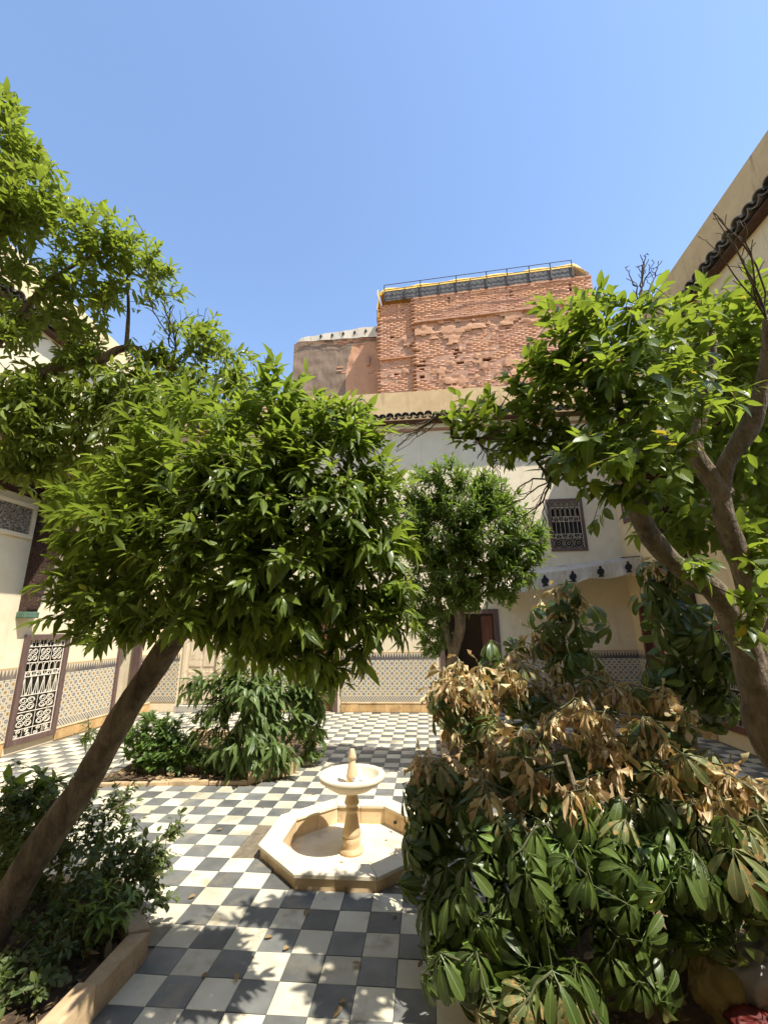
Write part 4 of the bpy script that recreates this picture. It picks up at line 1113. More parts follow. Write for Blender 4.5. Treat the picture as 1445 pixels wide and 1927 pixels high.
def wood_mesh(name, A, par, nfix, mat, tip=0.0022, power=2.3, rmax=0.05):
    n = len(A); r = np.zeros(n); kids = [[] for _ in range(n)]
    for i in range(n-1, -1, -1):
        if not kids[i]: r[i] = tip
        else: r[i] = min(rmax, sum(r[c]**power for c in kids[i])**(1/power))
        if par[i] >= 0: kids[par[i]].append(i)
    Vs, Qs = [], []; off = 0
    starts = [i for i in range(nfix, n) if par[i] < nfix]
    stack = [(par[s], s) for s in starts]
    while stack:
        p, s = stack.pop(); chain = [p, s] if p >= 0 else [s]
        cur = s
        while kids[cur]:
            ks = sorted(kids[cur], key=lambda c: -r[c])
            for o_ in ks[1:]: stack.append((cur, o_))
            cur = ks[0]; chain.append(cur)
        pts = A[chain]; rad = r[chain].copy(); rad[0] = rad[1]
        ns = 6 if rad[0] > 0.010 else (4 if rad[0] > 0.004 else 3)
        T = np.gradient(pts, axis=0) if len(pts) > 1 else np.array([[0, 0, 1.]]); T = norm(T)
        ref = np.where(np.abs(T[:, 2:3]) < 0.9, np.array([[0, 0, 1.]]), np.array([[1., 0, 0]]))
        U = norm(np.cross(T, ref)); W = np.cross(T, U)
        ang = np.arange(ns)*2*np.pi/ns
        ring = pts[:, None]+rad[:, None, None]*(U[:, None]*np.cos(ang)[None, :, None]+W[:, None]*np.sin(ang)[None, :, None])
        Vs.append(ring.reshape(-1, 3)); m = len(pts)
        i_, j_ = np.meshgrid(np.arange(m-1), np.arange(ns), indexing='ij'); a = off+i_*ns+j_; b = off+i_*ns+(j_+1) % ns
        Qs.append(np.stack([a, b, b+ns, a+ns], -1).reshape(-1, 4)); off += m*ns
    return np_mesh(name, np.concatenate(Vs), None, np.concatenate(Qs), [mat], True)
def smooth_path(pts, per=6):
    """Catmull-Rom through (x,y,z,r) control points"""
    P = np.array(pts, float); out = []
    for i in range(len(P)-1):
        p0 = P[max(i-1, 0)]; p1 = P[i]; p2 = P[i+1]; p3 = P[min(i+2, len(P)-1)]
        for k in range(per):
            t = k/per; out.append(0.5*((2*p1)+(-p0+p2)*t+(2*p0-5*p1+4*p2-p3)*t*t+(-p0+3*p1-3*p2+p3)*t**3))
    out.append(P[-1]); return np.array(out)
def trunk_obj(name, path, mat, parent, off, ns=22, lump=0.12):
    P = path[:, :3]; rad = path[:, 3]; T = norm(np.gradient(P, axis=0))
    up = None; V = []; 
    for i in range(len(P)):
        t = T[i]
        if up is None: up = np.cross(t, [0, 1, 0.2]); 
        up = up-t*(up@t); up /= np.linalg.norm(up); sd = np.cross(t, up)
        for j in range(ns):
            a = 2*np.pi*j/ns; d = up*np.cos(a)+sd*np.sin(a); q = P[i]+d*rad[i]
            k = 1+lump*(vnoise(q, 6, 1)+0.45*vnoise((q[0], q[1], q[2]*0.35), 24, 2)+0.25*vnoise((q[0], q[1], q[2]*0.6), 55, 3)+0.5*max(0, vnoise(q, 11, 7)-0.25))
            V.append(P[i]+d*rad[i]*k-off)
    n = len(P); Q = [(i*ns+j, i*ns+(j+1) % ns, (i+1)*ns+(j+1) % ns, (i+1)*ns+j) for i in range(n-1) for j in range(ns)]
    k = len(V); V.append(P[-1]-off); T3 = [((n-1)*ns+j, (n-1)*ns+(j+1) % ns, k) for j in range(ns)]
    o = bpy.data.objects.new(name, np_mesh(name, V, T3, Q, [mat], True)); link(o, parent); return o
def vis_order(pos, maxn):
    d = pos-CAMP; z = d @ CAMF; x = (d @ np.array(_R2))/np.maximum(z, 1e-3); y = (d @ np.array(_U2))/np.maximum(z, 1e-3)
    ok = (z > 0.3) & (np.abs(x) < 0.90) & (np.abs(y) < 1.19)
    key = np.where(ok, np.linalg.norm(d, axis=1), 1e3); return np.argsort(key)[:maxn], ok
def place_leaves(root, off, tmpls, mats, pos, axis, nrm, L, nparts, crown='crown', leafname='leaf'):
    A, B, N = frames(axis, nrm); which = rng.integers(0, len(tmpls), len(pos))
    sel = np.zeros(len(pos), bool)
    if nparts:
        idx, ok = vis_order(pos, nparts); sel[idx] = True
        mes = [np_mesh(leafname, V, T, Q, mats, True, uv=UVS[V.tobytes()]) for V, T, Q in tmpls]
        for i in idx:
            a, b, n = A[i]*L[i], B[i]*L[i], N[i]*L[i]; p = pos[i]-off
            inst(leafname, mes[which[i]], root, Matrix(((a[0], b[0], n[0], p[0]), (a[1], b[1], n[1], p[1]), (a[2], b[2], n[2], p[2]), (0, 0, 0, 1))))
    k = ~sel
    me = leaves_mesh(crown, tmpls, which[k], pos[k]-off, A[k], B[k], N[k], L[k], mats)
    o = bpy.data.objects.new(crown, me); link(o, root); o['kind'] = 'stuff'; return o
def twig_leaves(tips_pos, tips_dir, nper, span, L0, center, droop=0.25, spread=0.8, upn=1.0, lvar=0.30):
    """leaves set alternately round the last stretch of each twig"""
    pos, ax, nr, ln = [], [], [], []
    for p, d in zip(tips_pos, tips_dir):
        d = d/np.linalg.norm(d); ref = np.array([0, 0, 1.]) if abs(d[2]) < 0.9 else np.array([1., 0, 0])
        u = np.cross(d, ref); u /= np.linalg.norm(u); v = np.cross(d, u)
        n = max(3, int(nper+rng.normal(0, nper*0.2))); ph = rng.random()*6.28
        for i in range(n):
            t = i/(n-1); q = p-d*span*(1-t)*(0.8+0.4*rng.random()); a = ph+i*2.4
            rad = u*np.cos(a)+v*np.sin(a)
            k = spread*(1.0-0.55*t)
            aa = d*(1-k*0.6)+rad*k+np.array([0, 0, -droop*(0.6+0.8*rng.random())])+rng.normal(0, 0.12, 3)
            aa = aa/np.linalg.norm(aa)
            outw = p-center; outw = outw/np.linalg.norm(outw)
            nn = np.array([0, 0, upn])+outw*0.5+d*0.25+rng.normal(0, 0.30, 3)
            pos.append(q); ax.append(aa); nr.append(nn); ln.append(L0*(1+rng.normal(0, lvar))*(0.75 if t > 0.85 else 1.0))
    return np.array(pos), np.array(ax), np.array(nr), np.clip(np.array(ln), L0*0.45, L0*1.6)
CITRUS = [leaf_template((0.115, 0.155, 0.085), c, f, seed=i) for i, (c, f) in enumerate(((0.10, 0.35), (0.28, 0.25), (0.45, 0.4), (0.2, 0.15)))]
BROAD = [leaf_template((0.17, 0.22, 0.135), c, f, seed=i) for i, (c, f) in enumerate(((0.08, 0.30), (0.25, 0.22), (0.4, 0.35), (0.18, 0.12)))]
SLIM = [leaf_template((0.10, 0.135, 0.09), c, f, seed=i) for i, (c, f) in enumerate(((0.1, 0.35), (0.25, 0.3), (0.4, 0.4)))]
OVAL = [leaf_template((0.22, 0.28, 0.2), c, f, seed=i) for i, (c, f) in enumerate(((0.1, 0.3), (0.3, 0.2), (0.2, 0.4)))]

def make_tree(name, label, base, trunk_paths, blobs, ntw, leafmat, tmpls, L0, nper, span, nparts=300, droop=0.25, shell=0.5, spread=0.8, bare=(), cat='tree', tip=0.0022, barkmat='bark', lump=0.12, extra_twigs=None):
    off = np.array(base, float)
    root = empty(name, tuple(base), 0, label, cat)
    paths = [smooth_path(t, 14) for t in trunk_paths]
    for i, pth in enumerate(paths): trunk_obj('trunk' if i == 0 else 'limb', pth, M[barkmat], root, off, lump=lump)
    tg = sample_blobs(blobs, ntw, shell)
    starts = [p[max(1, len(p)//3):] if i == 0 else p for i, p in enumerate(paths)]
    A, par, nfix, tips = grow(starts, tg)
    Al = list(A); pl_ = list(par)
    for b in bare:
        c0 = np.array(b[:3]); r0 = b[3]; k0 = int(np.argmin(np.linalg.norm(A-c0, axis=1))); dmain = norm(c0-A[k0])
        for sidx in range(5):
            end = c0 + norm(dmain*1.2+rng.normal(0, 0.55, 3)+np.array([0, 0, 0.15]))*r0*(0.8+0.5*rng.random()); prev = k0; a = A[k0]; n = 9
            bowv = rng.normal(0, 0.05, 3)
            for i in range(1, n+1):
                s_ = i/n; p = a+(end-a)*s_+bowv*4*s_*(1-s_)*r0*3+rng.normal(0, 0.004, 3); Al.append(p); pl_.append(prev); prev = len(Al)-1
                if i >= 3 and rng.random() < 0.75:
                    d = norm(norm(end-a)+norm(rng.normal(size=3))*0.85); q0 = prev; pp = p; ll = r0*(0.55-0.035*i)
                    for k in range(1, 5):
                        pp = pp+d*ll/4+rng.normal(0, 0.004, 3); Al.append(pp); pl_.append(q0); q0 = len(Al)-1
    A2 = np.array(Al); par2 = np.array(pl_)
    o = bpy.data.objects.new('twigs', wood_mesh('twigs', A2-off, par2, nfix, M['twig'], tip)); link(o, root); o['kind'] = 'stuff'
    tp, td = [], []
    ctr = np.mean([b[:3] for b in blobs], axis=0)
    for ti, ni in tips:
        if ti >= ntw: continue
        d = A[ni]-A[par[ni]]; d = norm(d)*0.6+norm(A[ni]-ctr)*0.35+np.array([0, 0, 0.15]); tp.append(A[ni]); td.append(d)
    pos, ax, nr, ln = twig_leaves(tp, td, nper, span, L0, ctr, droop, spread)
    place_leaves(root, off, tmpls, [M[leafmat]], pos, ax, nr, ln, nparts)
    return root

# ================================================================== TREES
make_tree('orange_tree', 'near orange tree with leaning brown trunk and dense round crown', (-2.36, 2.58, 0.0),
    [[(-2.36, 2.58, -0.02, 0.108), (-2.48,2.69,0.03)+(0.098,), (-2.25,2.68,0.51)+(0.086,), (-2.01,2.66,0.87)+(0.076,), (-1.75,2.57,1.28)+(0.070,), (-1.50,2.50,1.63)+(0.068,), (-1.41,2.46,1.80)+(0.062,), (-1.40,2.39,2.07)+(0.05,), (-1.44,2.31,2.36)+(0.03,)],
     [(-1.46,2.48,1.70)+(0.060,), (-1.20,2.38,1.86)+(0.048,), (-0.94,2.31,1.93)+(0.040,), (-0.66,2.24,2.09)+(0.026,), (-0.48,2.18,2.36)+(0.014,)],
     [(-1.41,2.40,2.01)+(0.035,), (-1.14,2.35,2.30)+(0.028,), (-0.89,2.23,2.63)+(0.014,)]],
    [(-0.49,1.96,2.60,0.28),(-0.88,2.11,2.68,0.34),(-0.39,1.99,2.33,0.32),(-0.27,2.08,2.03,0.28),(-0.20,2.14,2.22,0.2),(-0.60,2.05,2.06,0.36),(-0.94,2.05,2.34,0.36),(-1.01,2.12,2.03,0.32),(-1.38,2.20,2.39,0.34),(-1.51,2.38,2.07,0.32),(-1.88,2.41,2.21,0.28),(-1.98,2.47,1.96,0.24),(-0.46,2.13,1.78,0.26),(-0.80,2.20,1.79,0.24),(-1.38,2.29,2.85,0.34),(-0.25,2.14,1.83,0.2),(-1.54,2.23,1.86,0.18),(-0.60,2.04,2.85,0.22),(-0.36,1.94,2.72,0.2),(-1.71,2.33,2.57,0.28),(-0.21,2.04,2.42,0.16),(-0.43,2.23,1.61,0.13),(-1.07,2.24,1.77,0.16),(-2.08,2.46,2.35,0.2),(-2.14,2.46,1.94,0.14),(-0.15,2.11,1.98,0.14),(-0.13,2.20,1.83,0.1),(-0.54,2.27,1.63,0.14),(-0.93,2.33,1.66,0.13),(-1.60,2.39,2.76,0.28),(-1.88,2.49,2.49,0.24),(-2.26,2.58,2.61,0.2),(-0.71,2.08,3.07,0.14)],
    1700, 'leaf_a', CITRUS, 0.087, 12, 0.14, droop=0.30)
make_tree('tall_orange_tree', 'tall loose orange tree reaching in over the white wall', (-3.75, 2.7, 0.0),
    [[(-3.75, 2.7, -0.02, 0.13), (-3.7, 2.75, 0.9, 0.11), (-3.65, 2.8, 1.9, 0.10), (-3.55, 2.85, 2.6, 0.085), (-3.26,2.64,3.41)+(0.065,), (-3.14,2.41,4.14)+(0.04,), (-2.92,2.24,4.81)+(0.02,), (-2.91,2.15,5.19)+(0.01,)],
     [(-3.34,2.67,3.29)+(0.055,), (-2.86,2.63,3.57)+(0.045,), (-2.62,2.63,3.67)+(0.038,), (-2.40,2.67,3.72)+(0.034,), (-2.23,2.68,3.82)+(0.028,), (-2.08,2.69,3.81)+(0.024,), (-1.90,2.74,3.69)+(0.018,), (-1.58,2.78,3.64)+(0.010,)],
     [(-2.18,2.68,3.83)+(0.016,), (-2.15,2.61,4.08)+(0.012,), (-2.15,2.54,4.35)+(0.008,)],
     [(-3.20,2.54,3.61)+(0.03,), (-2.91,2.47,3.98)+(0.022,), (-2.63,2.45,4.32)+(0.016,), (-2.30,2.47,4.55)+(0.010,)]],
    [(-2.94,2.12,5.27,0.26),(-2.80,2.26,4.81,0.34),(-2.46,2.33,4.66,0.28),(-3.18,2.24,4.36,0.4),(-2.18,2.49,4.55,0.26),(-2.71,2.50,4.32,0.26),(-1.87,2.57,4.35,0.2),(-2.35,2.54,4.28,0.2),(-2.95,2.48,3.91,0.24),(-1.57,2.72,3.88,0.2),(-1.29,2.72,3.58,0.2),(-1.89,2.72,3.36,0.28),(-2.35,2.78,3.38,0.24),(-2.63,2.69,3.26,0.26),(-2.88,2.56,3.26,0.28),(-2.48,2.86,3.03,0.24),(-2.88,2.85,2.96,0.22),(-1.56,2.66,3.31,0.26),(-1.15,2.61,3.26,0.22),(-2.56,2.59,4.05,0.18),(-3.11,2.19,4.97,0.3),(-2.93,2.05,5.53,0.12),(-1.76,2.65,4.07,0.14),(-2.14,2.84,2.84,0.18),(-2.83,2.73,3.04,0.22),(-3.03,2.74,2.93,0.18),(-1.94,2.74,3.69,0.2),(-2.49,2.66,3.81,0.2),(-2.61,2.83,2.73,0.16),(-2.82,2.62,3.45,0.24),(-2.19,2.66,3.52,0.2),(-2.02,2.68,3.10,0.24)],
    1750, 'leaf_b', CITRUS, 0.078, 10, 0.15, droop=0.22, shell=0.25, bare=[(-1.81,2.70,3.88,0.26),(-2.15,2.83,3.26,0.3),(-2.68,2.82,3.15,0.28)])
make_tree('lemon_tree', 'lemon tree with thick forked trunk and broad leaves on the right', (2.35, 2.75, 0.0),
    [[(2.35, 2.75, -0.02, 0.14), (2.15, 2.72, 0.5, 0.12), (1.79,2.71,1.13)+(0.084,), (1.73,2.64,1.41)+(0.076,), (1.66,2.56,1.68)+(0.068,), (1.53,2.48,1.91)+(0.058,), (1.32,2.42,2.06)+(0.048,), (1.19,2.37,2.21)+(0.052,), (1.11,2.31,2.42)+(0.045,), (1.11,2.25,2.63)+(0.034,), (1.07,2.21,2.96)+(0.02,), (1.08,2.18,3.27)+(0.010,)],
     [(1.76,2.67,1.43)+(0.055,), (1.81,2.66,1.73)+(0.055,), (1.78,2.62,2.08)+(0.055,), (1.69,2.54,2.34)+(0.052,), (1.71,2.47,2.60)+(0.044,), (1.82,2.37,2.81)+(0.05,), (1.87,2.26,3.06)+(0.03,), (1.85,2.14,3.30)+(0.015,)],
     [(1.70,2.51,2.45)+(0.055,), (1.58,2.48,2.71)+(0.042,), (1.65,2.41,3.00)+(0.028,), (1.71,2.33,3.32)+(0.015,)],
     [(1.11,2.29,2.50)+(0.028,), (0.91,2.33,2.65)+(0.02,), (0.58,2.37,2.78)+(0.013,), (0.19,2.33,2.80)+(0.006,)],
     [(1.88,2.67,1.32)+(0.09,), (1.93,2.74,1.67)+(0.08,), (1.90,2.72,1.94)+(0.07,)]],
    [(0.85,2.26,3.31,0.28),(1.03,2.09,3.20,0.26),(1.23,2.01,3.19,0.24),(1.97,2.68,3.64,0.34),(2.37,2.80,3.70,0.4),(0.77,2.25,2.93,0.28),(0.98,2.04,2.78,0.28),(1.30,2.11,2.85,0.28),(2.02,2.81,3.16,0.36),(2.42,2.96,3.14,0.42),(0.44,2.32,2.91,0.18),(0.19,2.30,2.92,0.13),(0.04,2.28,2.95,0.08),(0.65,2.29,2.71,0.16),(0.87,2.06,2.49,0.2),(1.12,2.08,2.51,0.25),(1.94,2.92,2.76,0.32),(2.33,3.05,2.79,0.3),(1.55,2.87,2.43,0.2),(1.82,2.92,2.33,0.2),(2.25,3.02,2.48,0.24),(0.50,2.28,2.71,0.12),(0.66,2.29,3.10,0.18),(0.96,2.21,2.34,0.08),(0.86,2.23,2.25,0.06),(1.54,2.17,1.92,0.12),(1.39,2.24,1.98,0.08),(1.01,2.21,3.54,0.12),(0.99,1.79,2.96,0.2),(0.74,1.84,2.48,0.16),(1.53,2.23,1.69,0.08),(2.27,2.69,3.31,0.3),(2.10,2.75,2.28,0.2),(1.87,2.64,1.81,0.12),(1.90,2.60,2.74,0.15),(2.11,2.64,3.06,0.18),(1.82,2.71,2.33,0.11),(1.88,2.57,2.10,0.1)],
    980, 'leaf_d', BROAD, 0.084, 10, 0.15, droop=0.20, shell=0.45,
    bare=[(1.25,2.12,3.55,0.16),(1.64,1.95,3.55,0.2),(0.34,2.35,2.78,0.2),(0.61,2.36,2.45,0.18),(-0.05,2.31,2.79,0.1)])
make_tree('small_citrus_tree', 'small dense tree with rounded crown before the dark doorway', (0.33, 6.75, 0.0),
    [[(0.33, 6.75, -0.02, 0.095), (0.32,6.63,0.96)+(0.085,), (0.37,6.47,1.40)+(0.08,), (0.48,6.33,1.75)+(0.068,), (0.45,6.16,2.18)+(0.055,), (0.54,5.97,2.74)+(0.04,), (0.63,5.78,3.28)+(0.015,)],
     [(0.37,6.46,1.43)+(0.06,), (0.26,6.38,1.69)+(0.05,), (0.19,6.21,2.11)+(0.04,), (0.14,5.98,2.75)+(0.016,)],
     [(0.46,6.18,2.11)+(0.045,), (0.88,6.00,2.51)+(0.03,), (1.18,5.94,2.86)+(0.014,)]],
    [(0.63,5.76,3.35,0.48),(0.19,5.91,3.03,0.46),(0.96,5.78,2.98,0.48),(1.36,5.99,2.72,0.3),(0.45,5.96,2.52,0.36),(1.15,5.95,2.43,0.31),(0.02,6.04,2.47,0.32),(0.06,5.74,3.60,0.3),(-0.09,5.82,3.25,0.32),(0.36,5.62,3.77,0.24),(1.07,6.03,2.09,0.15),(-0.00,6.32,1.83,0.25),(0.23,6.16,2.11,0.24),(1.51,5.95,2.92,0.22),(-0.18,5.91,2.89,0.28),(0.73,6.06,2.24,0.22),(-0.14,6.25,2.05,0.25),(0.92,5.75,3.49,0.3),(0.06,6.40,1.54,0.18),(0.59,6.19,2.11,0.22)],
    2000, 'leaf_c', SLIM, 0.088, 14, 0.17, droop=0.12, shell=0.55)

# ================================================================== SHRUBS
make_tree('drooping_shrub', 'leafy shrub with long drooping leaves in the bed behind the fountain', (-2.75, 6.35, 0.0),
    [[(-2.75, 6.35, 0.0, 0.04), (-2.14,6.12,0.31)+(0.035,), (-2.15,5.88,0.80)+(0.025,), (-2.20,5.77,1.19)+(0.012,)],
     [(-2.17,6.25,0.03)+(0.03,), (-1.77,6.32,0.46)+(0.022,), (-1.57,6.32,0.93)+(0.01,)]],
    [(-2.24,5.72,1.01,0.32),(-2.57,5.68,1.02,0.24),(-2.97,5.63,1.09,0.16),(-2.15,5.77,0.45,0.32),(-2.32,5.73,0.16,0.22),(-1.84,6.02,0.78,0.28),(-1.54,6.21,0.95,0.26),(-1.90,5.84,0.26,0.25),(-1.55,6.28,0.67,0.2),(-2.61,5.74,0.39,0.22),(-1.60,6.13,1.22,0.22),(-2.78,5.73,0.76,0.2),(-1.97,5.92,1.11,0.26),(-2.58,5.81,1.32,0.2),(-1.49,6.36,0.39,0.14)],
    460, 'leaf_f', CITRUS, 0.16, 9, 0.26, droop=0.75, shell=0.5, cat='shrub', spread=0.7)
make_tree('privet_shrub', 'small-leaved green shrub at the corner of the back bed', (-3.55, 5.85, 0.0),
    [[(-3.55, 5.85, 0.0, 0.012), (-3.47,5.96,0.09)+(0.01,), (-3.45,5.83,0.55)+(0.006,)],
     [(-3.35, 5.85, 0.0, 0.012), (-3.21,5.87,0.12)+(0.01,), (-3.09,5.79,0.44)+(0.006,)],
     [(-3.7, 5.9, 0.0, 0.012), (-3.73,5.93,0.09)+(0.01,), (-3.72,5.86,0.36)+(0.006,)]],
    [(-3.59,5.83,0.52,0.22),(-3.40,5.80,0.31,0.24),(-3.10,5.83,0.31,0.2),(-3.77,5.89,0.22,0.14),(-3.15,5.78,0.08,0.16),(-3.61,5.85,0.06,0.18),(-2.87,5.88,0.18,0.18),(-3.32,5.85,0.55,0.18),(-2.69,5.82,0.08,0.14),(-3.87,5.94,0.40,0.16)],
    320, 'leaf_e', OVAL, 0.065, 11, 0.14, nparts=0, droop=0.12, cat='shrub', barkmat='twig_green')
make_tree('fern_leaved_plant', 'low dark green plant growing over the kerb by the fountain', (-1.75, 6.0, 0.0),
    [[(-1.78, 6.1, 0.0, 0.008), (-1.79,6.45,-0.02)+(0.006,), (-1.62,6.32,0.14)+(0.003,)]],
    [(-1.65,6.34,0.04,0.17),(-1.48,6.34,0.10,0.13),(-1.77,6.24,-0.03,0.13),(-1.63,6.48,0.30,0.12),(-1.90,6.41,0.08,0.13)],
    60, 'leaf_c', OVAL, 0.055, 12, 0.13, nparts=0, droop=0.35, cat='plant', barkmat='twig_green')
make_tree('straggling_shrub', 'straggling small-leaved weeds under the leaning trunk in the near bed', (-2.15, 3.05, 0.0),
    [[(-2.15, 3.05, 0.02, 0.008), (-2.24,3.21,0.28)+(0.006,), (-2.16,3.14,0.55)+(0.003,)],
     [(-2.3, 2.9, 0.02, 0.008), (-2.45,3.17,0.35)+(0.006,), (-2.55,3.09,0.63)+(0.003,)],
     [(-1.95, 2.95, 0.02, 0.008), (-1.93,3.14,0.26)+(0.006,), (-1.82,3.10,0.43)+(0.003,)]],
    [(-2.65,3.10,0.56,0.22),(-2.45,3.16,0.60,0.2),(-2.16,3.16,0.48,0.2),(-1.89,3.11,0.39,0.2),(-2.09,3.00,0.32,0.2),(-1.80,3.06,0.22,0.14),(-2.64,3.05,0.34,0.2),(-2.89,3.15,0.66,0.2),(-1.86,2.96,0.18,0.12),(-1.76,3.14,0.29,0.12),(-1.72,3.18,0.37,0.1),(-2.11,2.93,0.22,0.14),(-2.47,3.05,0.40,0.16),(-1.74,3.26,0.46,0.12),(-2.19,3.33,0.61,0.14),(-2.42,3.29,0.69,0.14),(-1.67,3.08,0.18,0.1),(-2.49,3.00,0.20,0.16),(-2.20,2.90,0.10,0.14)],
    520, 'leaf_g', OVAL, 0.042, 9, 0.16, nparts=0, droop=0.15, shell=0.2, cat='shrub', barkmat='twig')
make_tree('bright_seedling', 'bright yellow-green seedling standing by the near kerb', (-1.86, 2.62, 0.0),
    [[(-1.86, 2.62, 0.03, 0.006), (-1.85,2.85,0.02)+(0.005,), (-1.79,2.74,0.22)+(0.003,)]],
    [(-1.82,2.74,0.24,0.1),(-1.94,2.72,0.28,0.09),(-1.72,2.78,0.30,0.09),(-1.84,2.77,0.31,0.08)],
    16, 'leaf_sy', SLIM, 0.07, 8, 0.10, nparts=0, droop=0.5, cat='plant', barkmat='twig_green')
make_tree('tall_weed', 'single tall weed stem with drooping dark leaves before the left window', (-3.45, 4.55, 0.0),
    [[(-3.40, 4.2, 0.0, 0.006), (-3.57,4.83,0.39)+(0.005,), (-3.57,4.75,0.67)+(0.005,), (-3.58,4.69,0.91)+(0.003,)]],
    [(-3.54,4.76,0.67,0.07),(-3.62,4.74,0.72,0.07),(-3.60,4.70,0.87,0.05),(-3.51,4.77,0.61,0.06)],
    14, 'leaf_g', SLIM, 0.075, 6, 0.08, nparts=0, droop=0.6, cat='plant', barkmat='twig_green')
make_tree('leafy_undergrowth', 'broad dark leaves on the left edge behind the leaning trunk', (-2.75, 3.0, 0.0),
    [[(-2.75, 3.0, 0.0, 0.012), (-2.95,3.30,0.28)+(0.01,), (-2.79,3.22,0.64)+(0.006,)]],
    [(-2.90,3.21,0.64,0.16),(-2.72,3.26,0.69,0.14),(-2.56,3.24,0.64,0.12),(-2.97,3.20,0.45,0.18),(-2.81,3.18,0.22,0.14)],
    60, 'leaf_c', BROAD, 0.10, 7, 0.14, nparts=60, droop=0.35, cat='shrub', barkmat='twig_green')

make_tree('ground_ivy', 'low dark weeds covering the soil at the foot of the leaning trunk', (-2.05, 2.55, 0.0),
    [[(-2.05, 2.55, 0.03, 0.006), (-2.05, 2.6, 0.1, 0.005), (-2.0, 2.65, 0.18, 0.003)]],
    [(-2.0, 2.6, 0.1, 0.16), (-2.15, 2.45, 0.1, 0.14), (-1.9, 2.4, 0.1, 0.12), (-2.25, 2.75, 0.12, 0.16), (-1.95, 2.8, 0.12, 0.14), (-2.1, 2.3, 0.1, 0.12)],
    150, 'leaf_g', OVAL, 0.04, 8, 0.10, nparts=0, droop=0.15, shell=0.2, cat='plant', barkmat='twig_green')

# ================================================================== UMBRELLA PLANTS (palmate leaves)
def palmate(seed, nl=8, Lf=0.125, droop=0.5, dry=0.0, mat=None, petiole=0.16):
    """hub at the origin, leaflets round +z; petiole runs down -z"""
    rr = np.random.default_rng(seed); Vs, Ts, Qs, Us, off = [], [], [], [], 0
    for i in range(nl):
        a = 2*math.pi*(i+rr.normal(0, 0.12))/nl; L = Lf*(1+rr.normal(0, 0.13))
        if dry:
            tm = leaf_template((0.03*(0.5+rr.random()), 0.08*(0.3+rr.random()), 0.095*(0.3+rr.random())), -0.2+0.9*rr.random(), 0.8+1.6*rr.random(), wave=2.2, seed=seed*31+i)
            dr = 1.7+rr.normal(0, 0.9)
        else:
            tm = leaf_template((0.058, 0.138, 0.190, 0.188, 0.108), 0.22+0.25*rr.random(), 0.22, ts=(0, 0.14, 0.36, 0.60, 0.82, 0.95, 1.0), wave=0.25, seed=seed*17+i)
            dr = droop+rr.normal(0, 0.12)
        V, T, Q = tm
        ax = np.array([math.cos(a), math.sin(a), -dr]); ax /= np.linalg.norm(ax)
        nr = np.array([math.cos(a)*dr, math.sin(a)*dr, 1.0])
        A, B, N = frames(ax[None], nr[None]); st = 0.03
        W = (V[:, 0:1]*A+V[:, 1:2]*B+V[:, 2:3]*N)*L + ax*st
        if dry: W = W+rr.normal(0, 0.0065, W.shape)
        Us.append(UVS[V.tobytes()]); Vs.append(W); Ts.append(T+off); Qs.append(Q+off); off += len(V)
        # leaflet stalk
        Vs.append(np.array([[0.001, 0, 0], [-0.001, 0, 0], ax*st+[0.001, 0, 0], ax*st-[0.001, 0, 0]])); Qs.append(np.array([[0, 1, 3, 2]])+off); Us.append(np.full((4, 2), 0.5)); off += 4
    r = 0.0022
    ring = np.array([[r*math.cos(q), r*math.sin(q), 0] for q in (0, 2.1, 4.2)])
    low = ring+[0.03, 0, -petiole]; Vs += [ring, low]; Us.append(np.full((6, 2), 0.5)); Qs.append(np.array([[0, 1, 4, 3], [1, 2, 5, 4], [2, 0, 3, 5]])+off)
    return np_mesh('leaf', np.concatenate(Vs), np.concatenate(Ts), np.concatenate(Qs), [mat], True, uv=np.concatenate(Us))
GREEN = [palmate(i, 7+i % 3, 0.125, 0.55+0.3*(i % 4), 0, M['leaf_s']) for i in range(7)]
YOUNG = [palmate(20+i, 8, 0.09, 0.3, 0, M['leaf_sy']) for i in range(2)]
SCORCH = [palmate(30+i, 8, 0.125, 0.7, 0, M['leaf_sh']) for i in range(3)]
DRY = [palmate(40+i, 9+i % 3, 0.115, 1.0, 1.0, M['leaf_dry']) for i in range(10)]
